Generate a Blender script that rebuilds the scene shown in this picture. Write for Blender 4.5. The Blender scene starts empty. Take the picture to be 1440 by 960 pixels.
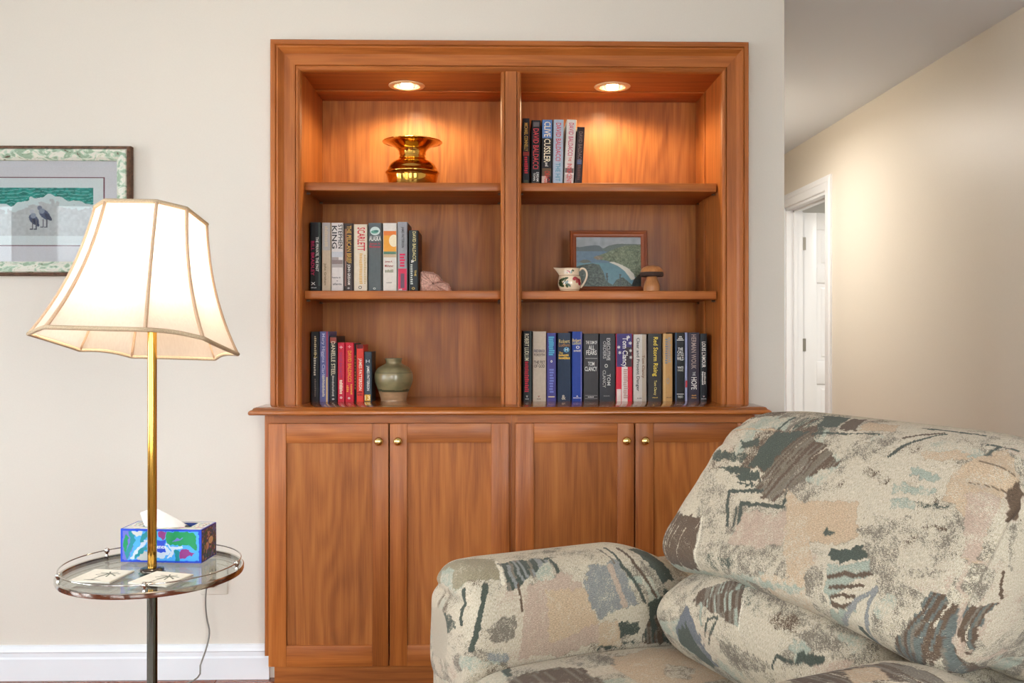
import bpy, bmesh, math, random
import numpy as np
from mathutils import Vector, Matrix

scene = bpy.context.scene
COL = scene.collection
PI = math.pi

# ------------------------------------------------------------------ camera
CAM = np.array([0.0, -3.1, 1.17])
FPX, YAW, HOR = 1280.0, math.radians(1.07), 467.0
cd = bpy.data.cameras.new('camera'); cam = bpy.data.objects.new('camera', cd); COL.objects.link(cam)
cam.location = CAM; cam.rotation_euler = (PI/2, 0, -YAW)
cd.sensor_width = 36.0; cd.lens = 36.0*FPX/1440.0
cd.shift_y = -(480.0-HOR)/1440.0
cd.clip_start = 0.05
scene.camera = cam

# ------------------------------------------------------------------ sky, sun, exposure
vs = scene.view_settings
vs.view_transform = 'Standard'; vs.look = 'None'; vs.gamma = 1.0; vs.use_curve_mapping = False
vs.exposure = 0.0
w = bpy.data.worlds.new('sky'); scene.world = w; w.use_nodes = True
bg = w.node_tree.nodes['Background']
bg.inputs['Color'].default_value = (0.96, 0.985, 1.0, 1); bg.inputs['Strength'].default_value = 15.5
sd = bpy.data.lights.new('sun', 'SUN'); sd.energy = 6.0; sd.angle = math.radians(2); sd.color = (1, .95, .88)
sun = bpy.data.objects.new('sun', sd); COL.objects.link(sun)
sun.rotation_euler = (math.radians(40), 0, math.radians(170))     # shines from behind the bookcase wall onto the neighbour's siding
try:
    scene.cycles.sample_clamp_indirect = 6.0
    scene.cycles.caustics_reflective = False; scene.cycles.caustics_refractive = False
    scene.cycles.max_bounces = 10; scene.cycles.diffuse_bounces = 6
    scene.cycles.transparent_max_bounces = 12
except Exception:
    pass

# ------------------------------------------------------------------ pixel -> place helpers
FW = np.array([math.sin(YAW), math.cos(YAW), 0]); RT = np.array([math.cos(YAW), -math.sin(YAW), 0]); UP = np.array([0, 0, 1.0])
def ray(x, y): return FW+(x-720)/FPX*RT+(HOR-y)/FPX*UP
def PZ(x, y, z): r = ray(x, y); return CAM+r*(z-CAM[2])/r[2]
def PY(x, y, Y): r = ray(x, y); return CAM+r*(Y-CAM[1])/r[1]
def PX(x, y, X): r = ray(x, y); return CAM+r*(X-CAM[0])/r[0]
def XA(x, Y): return float(PY(x, HOR, Y)[0])
def ZA(x, y, Y): return float(PY(x, y, Y)[2])

# ------------------------------------------------------------------ object helpers
def tag(o, label=None, cat=None, group=None, kind=None):
    if label: o['label'] = label
    if cat: o['category'] = cat
    if group: o['group'] = group
    if kind: o['kind'] = kind
    return o
def empty(name, loc=(0, 0, 0), rz=0.0):
    o = bpy.data.objects.new(name, None); COL.objects.link(o)
    o.location = loc; o.rotation_euler = (0, 0, rz); o.empty_display_size = .05
    return o
def link(name, me, mat=None, parent=None, smooth=False):
    o = bpy.data.objects.new(name, me); COL.objects.link(o)
    if mat is not None:
        me.materials.clear(); me.materials.append(mat)
    if parent is not None: o.parent = parent
    if smooth: me.shade_smooth()
    return o
class MB:
    """collects shapes, then links them as ONE mesh object"""
    def __init__(s): s.v = []; s.f = []
    def add(s, v, f):
        b = len(s.v); s.v += [tuple(map(float, p)) for p in v]; s.f += [tuple(i+b for i in q) for q in f]; return s
    def box(s, x0, x1, y0, y1, z0, z1):
        v = [(x, y, z) for z in (z0, z1) for y in (y0, y1) for x in (x0, x1)]
        return s.add(v, [(0, 2, 3, 1), (4, 5, 7, 6), (0, 1, 5, 4), (2, 6, 7, 3), (0, 4, 6, 2), (1, 3, 7, 5)])
    def prism(s, pts, d, close=True):
        """pts: ring of 3-d points, d: extrusion vector"""
        n = len(pts); P = [Vector(p) for p in pts]; d = Vector(d)
        v = P+[p+d for p in P]
        f = [(i, (i+1) % n, n+(i+1) % n, n+i) for i in range(n)]
        if close: f += [tuple(range(n))[::-1], tuple(range(n, 2*n))]
        return s.add(v, f)
    def lathe(s, prof, c=(0, 0, 0), n=48, cap=True):
        v = []; f = []; m = len(prof)
        for i in range(n):
            a = 2*PI*i/n
            for r, z in prof: v.append((c[0]+r*math.cos(a), c[1]+r*math.sin(a), c[2]+z))
        for i in range(n):
            j = (i+1) % n
            for k in range(m-1): f.append((i*m+k, j*m+k, j*m+k+1, i*m+k+1))
        if cap:
            if prof[0][0] > 1e-5: f.append(tuple(i*m for i in range(n))[::-1])
            if prof[-1][0] > 1e-5: f.append(tuple(i*m+m-1 for i in range(n)))
        return s.add(v, f)
    def tube(s, pts, r, n=10, closed=False):
        P = [Vector(p) for p in pts]; m = len(P); v = []; f = []
        ref = None
        for i, p in enumerate(P):
            a = P[i-1] if (i > 0 or closed) else P[i]; b = P[(i+1) % m] if (i < m-1 or closed) else P[i]
            t = (b-a).normalized()
            if ref is None: ref = t.orthogonal().normalized()
            ref = (ref-t*ref.dot(t)).normalized(); bn = t.cross(ref)
            rr = r[i] if hasattr(r, '__len__') else r
            for k in range(n):
                an = 2*PI*k/n; v.append(p+(ref*math.cos(an)+bn*math.sin(an))*rr)
        for i in range(m if closed else m-1):
            j = (i+1) % m
            for k in range(n): f.append((i*n+k, i*n+(k+1) % n, j*n+(k+1) % n, j*n+k))
        if not closed: f += [tuple(range(n))[::-1], tuple(range((m-1)*n, m*n))]
        return s.add(v, f)
    def ball(s, c, r, n=16, m=10, sq=(1, 1, 1)):
        prof = [(max(1e-6, r*math.sin(PI*k/m)), -r*math.cos(PI*k/m)) for k in range(m+1)]
        b = len(s.v); s.lathe(prof, (0, 0, 0), n, cap=False)
        for i in range(b, len(s.v)):
            x, y, z = s.v[i]; s.v[i] = (c[0]+x*sq[0], c[1]+y*sq[1], c[2]+z*sq[2])
        return s
    def mesh(s, name, bevel=0.0, seg=2, smooth=False):
        me = bpy.data.meshes.new(name); me.from_pydata(s.v, [], s.f)
        bm = bmesh.new(); bm.from_mesh(me)
        bmesh.ops.remove_doubles(bm, verts=bm.verts, dist=1e-6)
        bmesh.ops.recalc_face_normals(bm, faces=bm.faces)
        if bevel > 0:
            es = [e for e in bm.edges if len(e.link_faces) == 2 and e.calc_face_angle(0) > .6]
            bmesh.ops.bevel(bm, geom=es, offset=bevel, segments=seg, affect='EDGES', profile=.5, clamp_overlap=True)
        bm.to_mesh(me); bm.free()
        if smooth or bevel > 0: me.shade_smooth()
        if bevel > 0 or smooth == 'auto':
            try: me.set_sharp_from_angle(angle=math.radians(50))
            except Exception: pass
        return me
    def build(s, name, mat, parent=None, bevel=0.0, seg=2, smooth=False):
        return link(name, s.mesh(name, bevel, seg, smooth), mat, parent)
def box(name, mat, parent, x0, x1, y0, y1, z0, z1, bevel=0.0, seg=2):
    return MB().box(x0, x1, y0, y1, z0, z1).build(name, mat, parent, bevel, seg)
def grid_mesh(name, P, cols=None, alpha=None, uv=None, wrap_v=False):
    """P: (nu,nv,3) array -> quad mesh with optional colour attribute and uv map"""
    nu, nv, _ = P.shape
    idx = np.arange(nu*nv).reshape(nu, nv)
    if wrap_v:
        a = idx[:-1, :]; b = idx[1:, :]; q = np.stack([a, b, np.roll(b, -1, 1), np.roll(a, -1, 1)], -1).reshape(-1, 4)
    else:
        q = np.stack([idx[:-1, :-1], idx[1:, :-1], idx[1:, 1:], idx[:-1, 1:]], -1).reshape(-1, 4)
    me = bpy.data.meshes.new(name)
    me.vertices.add(nu*nv); me.vertices.foreach_set('co', P.astype(np.float32).ravel())
    me.loops.add(q.size); me.loops.foreach_set('vertex_index', q.astype(np.int32).ravel())
    me.polygons.add(len(q)); me.polygons.foreach_set('loop_start', np.arange(0, q.size, 4, dtype=np.int32))
    me.update(calc_edges=True)
    if uv is not None:
        l = me.uv_layers.new(name='UVMap'); l.data.foreach_set('uv', uv.reshape(-1, 2)[q.ravel()].astype(np.float32).ravel())
    if cols is not None:
        at = me.color_attributes.new('print', 'FLOAT_COLOR', 'POINT')
        c = np.ones((nu*nv, 4), np.float32); c[:, :3] = cols.reshape(-1, 3)
        if alpha is not None: c[:, 3] = alpha.ravel()
        at.data.foreach_set('color', c.ravel())
    me.validate(); me.shade_smooth()
    return me

# ------------------------------------------------------------------ materials
def lin(c):
    c = np.asarray(c, float)/255.0
    return np.where(c <= .04045, c/12.92, ((c+.055)/1.055)**2.4)
def rgba(c): return (*[float(x) for x in lin(c)], 1.0)
_mats = {}
def bsdf(m): return m.node_tree.nodes['Principled BSDF']
def pmat(name, c, rough=.5, metal=0.0, vary=0.0, bump=0.0, scale=60.0, coat=0.0, spec=.5, emit=0.0, trans=0.0):
    if name in _mats: return _mats[name]
    m = bpy.data.materials.new(name); m.use_nodes = True; _mats[name] = m
    nt = m.node_tree; b = bsdf(m)
    b.inputs['Base Color'].default_value = rgba(c); b.inputs['Roughness'].default_value = rough
    b.inputs['Metallic'].default_value = metal; b.inputs['Coat Weight'].default_value = coat
    b.inputs['Specular IOR Level'].default_value = spec; b.inputs['Transmission Weight'].default_value = trans
    if emit: b.inputs['Emission Color'].default_value = rgba(c); b.inputs['Emission Strength'].default_value = emit
    tc = nt.nodes.new('ShaderNodeTexCoord'); n = nt.nodes.new('ShaderNodeTexNoise')
    n.inputs['Scale'].default_value = scale; n.inputs['Detail'].default_value = 4
    nt.links.new(tc.outputs['Object'], n.inputs['Vector'])
    if vary:
        r = nt.nodes.new('ShaderNodeValToRGB'); a = lin(c)
        r.color_ramp.elements[0].position = .3; r.color_ramp.elements[1].position = .7
        r.color_ramp.elements[0].color = (*[float(x) for x in a*(1-vary)], 1); r.color_ramp.elements[1].color = (*[float(min(1, x)) for x in a*(1+vary)], 1)
        nt.links.new(n.outputs['Fac'], r.inputs['Fac']); nt.links.new(r.outputs['Color'], b.inputs['Base Color'])
    if bump:
        bp = nt.nodes.new('ShaderNodeBump'); bp.inputs['Strength'].default_value = bump; bp.inputs['Distance'].default_value = .002
        nt.links.new(n.outputs['Fac'], bp.inputs['Height']); nt.links.new(bp.outputs['Normal'], b.inputs['Normal'])
    return m
def wood(name, axis, dark, mid, light, rough=.42, k=1.0, fig=1.0, coat=.06):
    """varnished cherry; axis = grain direction (0 x, 1 y, 2 z)"""
    if name in _mats: return _mats[name]
    m = bpy.data.materials.new(name); m.use_nodes = True; _mats[name] = m
    nt = m.node_tree; N = nt.nodes.new; L = nt.links.new; b = bsdf(m)
    tc = N('ShaderNodeTexCoord'); oi = N('ShaderNodeObjectInfo')
    off = N('ShaderNodeVectorMath'); off.operation = 'MULTIPLY_ADD'
    cmb = N('ShaderNodeCombineXYZ')
    for i in range(3): L(oi.outputs['Random'], cmb.inputs[i])
    off.inputs[1].default_value = (7.3, 3.1, 5.7)
    L(cmb.outputs[0], off.inputs[0]); L(tc.outputs['Object'], off.inputs[2])
    def mapped(al, ac):
        mp = N('ShaderNodeMapping'); s = [ac, ac, ac]; s[axis] = al; mp.inputs['Scale'].default_value = s
        L(off.outputs[0], mp.inputs['Vector']); return mp
    # cathedral figure: contour lines of a stretched noise
    n1 = N('ShaderNodeTexNoise'); n1.inputs['Scale'].default_value = 1.0*k; n1.inputs['Detail'].default_value = 2.5; n1.inputs['Distortion'].default_value = .25
    L(mapped(.5, 4.0).outputs[0], n1.inputs['Vector'])
    mu = N('ShaderNodeMath'); mu.operation = 'MULTIPLY'; mu.inputs[1].default_value = 90.0; L(n1.outputs['Fac'], mu.inputs[0])
    sn = N('ShaderNodeMath'); sn.operation = 'SINE'; L(mu.outputs[0], sn.inputs[0])
    mr = N('ShaderNodeMapRange'); mr.inputs[1].default_value = -1; mr.inputs[2].default_value = 1; L(sn.outputs[0], mr.inputs[0])
    # streaks
    n2 = N('ShaderNodeTexNoise'); n2.inputs['Scale'].default_value = 1.0; n2.inputs['Detail'].default_value = 5.0
    L(mapped(1.1, 46.0).outputs[0], n2.inputs['Vector'])
    n3 = N('ShaderNodeTexNoise'); n3.inputs['Scale'].default_value = 1.0; n3.inputs['Detail'].default_value = 3.0
    L(mapped(9.0, 260.0).outputs[0], n3.inputs['Vector'])
    n4 = N('ShaderNodeTexNoise'); n4.inputs['Scale'].default_value = 1.0; n4.inputs['Detail'].default_value = 2.0
    L(mapped(.9, 4.0).outputs[0], n4.inputs['Vector'])
    def madd(a, f, c=None):
        q = N('ShaderNodeMath'); q.operation = 'MULTIPLY_ADD'; L(a, q.inputs[0]); q.inputs[1].default_value = f
        if c is None: q.inputs[2].default_value = 0.0
        else: L(c, q.inputs[2])
        return q.outputs[0]
    s = madd(mr.outputs[0], .06*fig); s = madd(n2.outputs['Fac'], .40, s); s = madd(n3.outputs['Fac'], .26, s); s = madd(n4.outputs['Fac'], .34, s)
    r = N('ShaderNodeValToRGB'); cr = r.color_ramp
    cr.elements[0].position = .34; cr.elements[0].color = rgba(dark); cr.elements[1].position = .78; cr.elements[1].color = rgba(light)
    e = cr.elements.new(.56); e.color = rgba(mid)
    L(s, r.inputs['Fac'])
    hs = N('ShaderNodeHueSaturation'); vr = N('ShaderNodeMapRange'); vr.inputs[3].default_value = .9; vr.inputs[4].default_value = 1.12
    L(oi.outputs['Random'], vr.inputs[0]); L(vr.outputs[0], hs.inputs['Value']); L(r.outputs['Color'], hs.inputs['Color'])
    L(hs.outputs['Color'], b.inputs['Base Color'])
    b.inputs['Roughness'].default_value = rough; b.inputs['Coat Weight'].default_value = coat; b.inputs['Coat Roughness'].default_value = .12; b.inputs['Specular IOR Level'].default_value = .3
    bp = N('ShaderNodeBump'); bp.inputs['Strength'].default_value = .06; bp.inputs['Distance'].default_value = .001
    L(n3.outputs['Fac'], bp.inputs['Height']); L(bp.outputs['Normal'], b.inputs['Normal'])
    return m
def print_mat(name, rough=.5, coat=0.0):
    """flat print: colours carried by the mesh, faint paper grain"""
    if name in _mats: return _mats[name]
    m = bpy.data.materials.new(name); m.use_nodes = True; _mats[name] = m
    nt = m.node_tree; N = nt.nodes.new; L = nt.links.new; b = bsdf(m)
    a = N('ShaderNodeVertexColor'); a.layer_name = 'print'
    n = N('ShaderNodeTexNoise'); n.inputs['Scale'].default_value = 220; mr = N('ShaderNodeMapRange'); mr.inputs[3].default_value = .93; mr.inputs[4].default_value = 1.07
    tc = N('ShaderNodeTexCoord'); L(tc.outputs['Object'], n.inputs['Vector']); L(n.outputs['Fac'], mr.inputs[0])
    hs = N('ShaderNodeHueSaturation'); L(mr.outputs[0], hs.inputs['Value']); L(a.outputs['Color'], hs.inputs['Color']); L(hs.outputs['Color'], b.inputs['Base Color'])
    b.inputs['Roughness'].default_value = rough; b.inputs['Coat Weight'].default_value = coat
    return m
def glass_mat(name, tint=(245, 250, 248), refl=.08, rough=0.0):
    if name in _mats: return _mats[name]
    m = bpy.data.materials.new(name); m.use_nodes = True; _mats[name] = m
    nt = m.node_tree; N = nt.nodes.new; L = nt.links.new
    nt.nodes.remove(bsdf(m)); out = nt.nodes['Material Output']
    t = N('ShaderNodeBsdfTransparent'); t.inputs[0].default_value = rgba(tint)
    g = N('ShaderNodeBsdfGlossy'); g.inputs['Roughness'].default_value = rough; g.inputs['Color'].default_value = (1, 1, 1, 1)
    fr = N('ShaderNodeFresnel'); fr.inputs['IOR'].default_value = 1.5
    mx = N('ShaderNodeMixShader'); ad = N('ShaderNodeMath'); ad.operation = 'MULTIPLY'; ad.inputs[1].default_value = refl/.04
    ad.use_clamp = True
    L(fr.outputs[0], ad.inputs[0]); L(ad.outputs[0], mx.inputs[0]); L(t.outputs[0], mx.inputs[1]); L(g.outputs[0], mx.inputs[2])
    L(mx.outputs[0], out.inputs['Surface'])
    return m

CH = dict(dark=(120, 61, 22), mid=(168, 96, 42), light=(192, 120, 60))
wv = wood('cherry_vertical', 2, **CH); wh = wood('cherry_horizontal', 0, **CH); wd = wood('cherry_depth', 1, **CH)
wpan = wood('cherry_panel', 2, (122, 64, 24), (163, 95, 40), (188, 118, 56), fig=1.6, rough=.5, k=1.3)
paint = pmat('wall_paint', (224, 216, 203), .42, bump=.04, scale=180, vary=.012)
paint_ceiling = pmat('ceiling_paint', (228, 234, 242), .9, bump=.03, scale=200)
white_trim = pmat('white_trim_paint', (236, 238, 241), .35, bump=.02, scale=40)
brass = pmat('polished_brass', (226, 176, 84), .1, 1.0, bump=.015, scale=30)
brass_bright = pmat('bright_brass', (240, 208, 130), .12, 1.0, bump=.01, scale=40)
chrome = pmat('chrome', (208, 204, 196), .1, 1.0, bump=.01, scale=30)
gunmetal = pmat('dark_plated_metal', (112, 116, 108), .14, 1.0, bump=.01, scale=30)
steel = pmat('satin_nickel', (150, 146, 138), .35, 1.0, bump=.05, scale=90)
# ================================================================== ROOM SHELL
XL, XR, YR, YH, ZC = -4.3, 2.065, -4.0, 4.7, 2.44
XC = float(PY(1103, 300, 0)[0])                    # outside corner where the bookcase wall ends and the hall begins
NX0, NX1, NZ1 = -.700, .806, 2.105                 # niche that takes the bookcase
def struct(name, mb, mat, parent=None, **k):
    o = mb.build(name, mat, parent, **k)
    if parent is None: o['kind'] = 'structure'
    return o
# hardwood floor: base slab with planks laid on it, joints open
def floor_material():
    m = wood('floor_wood', 0, (92, 44, 28), (136, 72, 46), (160, 92, 60), rough=.25)
    return m
fl = struct('floor', MB().box(XL, XR, YR, YH, -.05, -.008), pmat('floor_gap', (50, 24, 16), .6, vary=.1))
tag(fl, 'red-brown hardwood plank floor')
pw = .083
fm = floor_material()
rng = random.Random(3)
plank_me = MB().box(0, 1.2, 0, pw-.0015, -.008, 0).mesh('plank', bevel=.0012, seg=1)
plank_me.materials.append(fm)
ROWX = {}
for r in range(int(math.ceil(-YR/pw))):            # planks of the room in front of the bookcase wall
    y0 = -(r+1)*pw+.0
    if y0 < -1.0 or y0 < YR: break
    x = x0_ = -1.9-rng.random()*1.0
    while x < 1.4:
        o = bpy.data.objects.new('plank', plank_me); COL.objects.link(o); o.parent = fl; o.location = (x, y0, 0); x += 1.2015
        if x > .86: break
    ROWX[r] = (x0_, x)
mb = MB()                                          # planks beyond what the photograph shows, as one piece
for r in ROWX:
    y0 = -(r+1)*pw; mb.box(XL, ROWX[r][0]-.0015, y0, y0+pw-.0015, -.008, 0); mb.box(ROWX[r][1], XR, y0, y0+pw-.0015, -.008, 0)
y0 = -len(ROWX)*pw
while y0 > YR: mb.box(XL, XR, max(YR, y0-pw), y0-.0015, -.008, 0); y0 -= pw
y0 = 0
while y0 < YH: mb.box(XL, XR, y0, min(y0+pw-.0015, YH), -.008, 0); y0 += pw
o = mb.build('plank_field', fm, fl); o['kind'] = 'stuff'
struct('ceiling', MB().box(XL, XR+2.6, YR, YH, ZC, ZC+.1), paint_ceiling)
# bookcase wall with the niche
mb = MB()
mb.box(XL, NX0, 0, .12, 0, ZC); mb.box(NX1, XC, 0, .12, 0, ZC); mb.box(NX0, NX1, 0, .12, NZ1, ZC)
struct('wall_back', mb, paint)
# hall: its other side, end, and the room's right wall with a doorway
struct('wall_hall_left', MB().box(XC-.1, XC, .12, YH, 0, ZC), paint)
struct('wall_hall_end', MB().box(XC-.1, XR+.12, YH, YH+.1, -.05, ZC), paint)
DY0, DY1, DZ = 2.53, 3.33, 2.05
mb = MB(); mb.box(XR, XR+.115, YR, DY0, 0, ZC); mb.box(XR, XR+.115, DY1, YH, 0, ZC); mb.box(XR, XR+.115, DY0, DY1, DZ, ZC)
struct('wall_right', mb, paint)
# small room behind the doorway
pale = pmat('pale_wall_paint', (232, 232, 230), .6, bump=.03, scale=160)
mb = MB(); mb.box(XR+.115, XR+2.6, YH-.2, YH-.1, 0, ZC); mb.box(XR+2.5, XR+2.6, 1.2, YH-.2, 0, ZC); mb.box(XR+.115, XR+2.5, 1.2, 1.3, 0, ZC)
struct('wall_bedroom', mb, pale)
struct('floor_bedroom', MB().box(XR, XR+2.6, 1.2, YH, -.05, 0), pmat('bedroom_carpet', (190, 178, 160), .95, bump=.3, scale=400))
# rear wall with tall windows
WIN = [(-4.14, -3.69), (-3.46, -2.76), (-2.5, -1.5), (-1.15, -.15), (.55, 1.55)]  # the last opening is added to throw daylight on the hall wall
WINL = [(-3.5, -2.45), (-2.15, -1.1)]                 # tall windows in the left wall
WZ0, WZ1 = .45, 2.2
mb = MB(); xs = [XL]+[v for q in WIN for v in q]+[XR]
for i in range(0, len(xs), 2): mb.box(xs[i], xs[i+1], YR-.14, YR, 0, ZC)
for a, b_ in WIN: mb.box(a, b_, YR-.14, YR, 0, WZ0); mb.box(a, b_, YR-.14, YR, WZ1, ZC)
struct('wall_rear', mb, paint)
wglass = glass_mat('window_glass', (250, 253, 255), .05)
for i, (a, b_) in enumerate(WIN):
    mb = MB(); t = .05
    mb.box(a, a+t, YR-.1, YR-.04, WZ0, WZ1); mb.box(b_-t, b_, YR-.1, YR-.04, WZ0, WZ1)
    mb.box(a+t, b_-t, YR-.1, YR-.04, WZ0, WZ0+t); mb.box(a+t, b_-t, YR-.1, YR-.04, WZ1-t, WZ1)
    mb.box(a+t, b_-t, YR-.09, YR-.05, 1.29, 1.33)
    wf = struct('window_%d' % (i+1), mb, white_trim); 
    for z0, z1 in ((WZ0+t, 1.29), (1.33, WZ1-t)): box('pane', wglass, wf, a+t, b_-t, YR-.072, YR-.068, z0, z1)
    mb = MB(); c = .08
    mb.box(a-c, a, YR, YR+.018, WZ0-c, WZ1+c); mb.box(b_, b_+c, YR, YR+.018, WZ0-c, WZ1+c); mb.box(a, b_, YR, YR+.018, WZ1, WZ1+c); mb.box(a, b_, YR, YR+.018, WZ0-c, WZ0)
    mb.build('window_casing', white_trim, wf)
    pd = bpy.data.lights.new('window_portal', 'AREA'); pd.shape = 'RECTANGLE'; pd.size = b_-a; pd.size_y = WZ1-WZ0
    pd.cycles.is_portal = True
    po = bpy.data.objects.new('window_portal', pd); COL.objects.link(po); po.location = ((a+b_)/2, YR-.15, (WZ0+WZ1)/2); po.rotation_euler = (PI/2, 0, 0)
mb = MB(); ys = [YR-.14]+[v for q in WINL for v in q]+[.12]
for i in range(0, len(ys), 2): mb.box(XL-.14, XL, ys[i], ys[i+1], 0, ZC)
for a, b_ in WINL: mb.box(XL-.14, XL, a, b_, 0, WZ0); mb.box(XL-.14, XL, a, b_, WZ1, ZC)
struct('wall_left', mb, paint)
for i, (a, b_) in enumerate(WINL):
    mb = MB(); t = .05; x0, x1 = XL-.1, XL-.04
    mb.box(x0, x1, a, a+t, WZ0, WZ1); mb.box(x0, x1, b_-t, b_, WZ0, WZ1); mb.box(x0, x1, a+t, b_-t, WZ0, WZ0+t); mb.box(x0, x1, a+t, b_-t, WZ1-t, WZ1); mb.box(x0+.01, x1-.01, a+t, b_-t, 1.29, 1.33)
    wf = struct('window_%d' % (i+1+len(WIN)), mb, white_trim)
    for z0, z1 in ((WZ0+t, 1.29), (1.33, WZ1-t)): box('pane', wglass, wf, XL-.072, XL-.068, a+t, b_-t, z0, z1)
    mb = MB(); c = .08
    mb.box(XL, XL+.018, a-c, a, WZ0-c, WZ1+c); mb.box(XL, XL+.018, b_, b_+c, WZ0-c, WZ1+c); mb.box(XL, XL+.018, a, b_, WZ1, WZ1+c); mb.box(XL, XL+.018, a, b_, WZ0-c, WZ0)
    mb.build('window_casing', white_trim, wf)
    pd = bpy.data.lights.new('window_portal', 'AREA'); pd.shape = 'RECTANGLE'; pd.size = WZ1-WZ0; pd.size_y = b_-a; pd.cycles.is_portal = True
    po = bpy.data.objects.new('window_portal', pd); COL.objects.link(po); po.location = (XL-.15, (a+b_)/2, (WZ0+WZ1)/2); po.rotation_euler = (0, -PI/2, 0)
# neighbour's clapboard wall across the side yard, what the windows look out on
sid = pmat('white_siding', (226, 230, 234), .6, vary=.03, scale=3)
nb = empty('neighbour_house', (-3.0, -9.0, 0)); tag(nb, 'white clapboard house wall outside the windows', 'house')
for k in range(26):
    z = k*.125
    me = None
    MB().prism([(-4.5, 0, z), (-4.5, -.02, z+.125), (-4.5, -.2, z+.125), (-4.5, -.2, z)], (9, 0, 0)).build('clapboard', sid, nb)
struct('ground_outside', MB().box(-12, 8, -12, YR-.14, -.4, -.3), pmat('patio', (168, 162, 150), .95, vary=.12, scale=6))

# baseboards: stepped profile swept along the wall
def baseboard(name, p0, p1, nrm):
    prof = [(0, 0), (.016, 0), (.016, .072), (.0125, .078), (.0125, .092), (.016, .096), (.013, .104), (.007, .114), (0, .116)]
    p0 = Vector(p0); p1 = Vector(p1); n = Vector(nrm)
    ring = [p0+n*a+Vector((0, 0, z)) for a, z in prof]
    struct(name, MB().prism(ring, p1-p0), white_trim)
baseboard('baseboard_back', (XL, 0, 0), (-.762, 0, 0), (0, -1, 0))
baseboard('baseboard_back_right', (.872, 0, 0), (XC, 0, 0), (0, -1, 0))
baseboard('baseboard_right', (XR, YR, 0), (XR, DY0-.1, 0), (-1, 0, 0))
baseboard('baseboard_hall', (XR, DY1+.1, 0), (XR, YH, 0), (-1, 0, 0))
# doorway in the hall: jamb, casing, six-panel door swung open into the bedroom
mb = MB()
mb.box(XR-.001, XR+.116, DY0, DY0+.018, 0, DZ); mb.box(XR-.001, XR+.116, DY1-.018, DY1, 0, DZ); mb.box(XR-.001, XR+.116, DY0, DY1, DZ-.018, DZ)
mb.box(XR+.05, XR+.075, DY1-.03, DY1-.018, 0, DZ-.018); mb.box(XR+.05, XR+.075, DY0, DY1, DZ-.03, DZ-.018)
tr = struct('trim_1', mb, white_trim)
def casing(ring_pts, mat, name, parent, prof):
    """mitred casing: ring_pts = path corners (3-d) with outward dirs; prof = (dist from inner edge, height)"""
    pass
cas = [(0, .0), (0, .010), (.008, .014), (.05, .014), (.056, .018), (.075, .018), (.082, .014), (.09, .012), (.09, 0)]
def door_side(y, sgn):
    mb = MB(); v = []
    for a, h in cas: v.append((XR-h, y+sgn*a, 0))
    for a, h in cas: v.append((XR-h, y+sgn*a, DZ+a))
    n = len(cas); mb.add(v, [(i, (i+1) % n, n+(i+1) % n, n+i) for i in range(n)]+[tuple(range(n)), tuple(range(n, 2*n))])
    return mb
door_side(DY0, -1).build('casing_side', white_trim, tr); door_side(DY1, 1).build('casing_side', white_trim, tr)
mb = MB(); v = [(XR-h, DY0-a, DZ+a) for a, h in cas]+[(XR-h, DY1+a, DZ+a) for a, h in cas]; n = len(cas)
mb.add(v, [(i, (i+1) % n, n+(i+1) % n, n+i) for i in range(n)]+[tuple(range(n)), tuple(range(n, 2*n))]); mb.build('casing_head', white_trim, tr)
dw, dh = .762, 2.02
hx, hy = XR+.118, DY1+.006
door = struct('door_1', MB().box(0, dw, .006, .030, .01, dh), white_trim)      # core
door.location = (hx, hy, 0); door.rotation_euler = (0, 0, math.radians(4))
st = .11
for a, b_ in ((0, st), (dw/2-.05, dw/2+.05), (dw-st, dw)): box('stile', white_trim, door, a, b_, 0, .035, .01, dh, bevel=.002)
for z0, z1 in ((.01, .24), (.80, .96), (1.52, 1.63), (dh-.12, dh)):
    for a, b_ in ((st, dw/2-.05), (dw/2+.05, dw-st)): box('rail', white_trim, door, a, b_, 0, .035, z0, z1, bevel=.002)
for z0, z1 in ((.24, .80), (.96, 1.52), (1.63, dh-.12)):
    for a, b_ in ((st, dw/2-.05), (dw/2+.05, dw-st)):
        mb = MB(); i1, i2 = .012, .042
        v = [(x, y, z) for (i, y) in ((i1, .012), (i2, .002)) for (x, z) in ((a+i, z0+i), (b_-i, z0+i), (b_-i, z1-i), (a+i, z1-i))]
        mb.add(v, [(0, 1, 5, 4), (1, 2, 6, 5), (2, 3, 7, 6), (3, 0, 4, 7), (4, 5, 6, 7), (3, 2, 1, 0)]); mb.build('raised_panel', white_trim, door)
for zc in (1.80, 1.08, .22):
    mb = MB(); mb.box(-.030, .028, -.003, .0, zc-.045, zc+.045); mb.tube([(-.004, -.004, zc-.047), (-.004, -.004, zc+.047)], .006, 10)
    mb.build('hinge', steel, door)
# hall ceiling light (just out of sight behind the wall corner) and an unseen light added to brighten the open door
def ceiling_dome(loc, power, label):
    t = empty('ceiling_light', loc); tag(t, label, 'ceiling light')
    MB().lathe([(.0001, 0), (.15, 0), (.155, -.012), (.15, -.02), (.0001, -.02)], n=40, cap=False).build('base_ring', steel, t, smooth='auto')
    MB().lathe([(.135, -.02), (.13, -.05), (.10, -.08), (.05, -.096), (.0001, -.1)], n=40, cap=False).build('glass_dome', pmat('frosted_glass_lit', (255, 236, 206), .4, emit=16.0), t, smooth=True)
    ld = bpy.data.lights.new('dome_bulb', 'AREA'); ld.shape = 'DISK'; ld.size = .24; ld.energy = power; ld.color = (1, .97, .92)
    lo = bpy.data.objects.new('dome_bulb', ld); COL.objects.link(lo); lo.location = (loc[0], loc[1], loc[2]-.104)
ceiling_dome((1.18, 2.12, ZC), 21, 'frosted dome ceiling light in the hallway')
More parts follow.
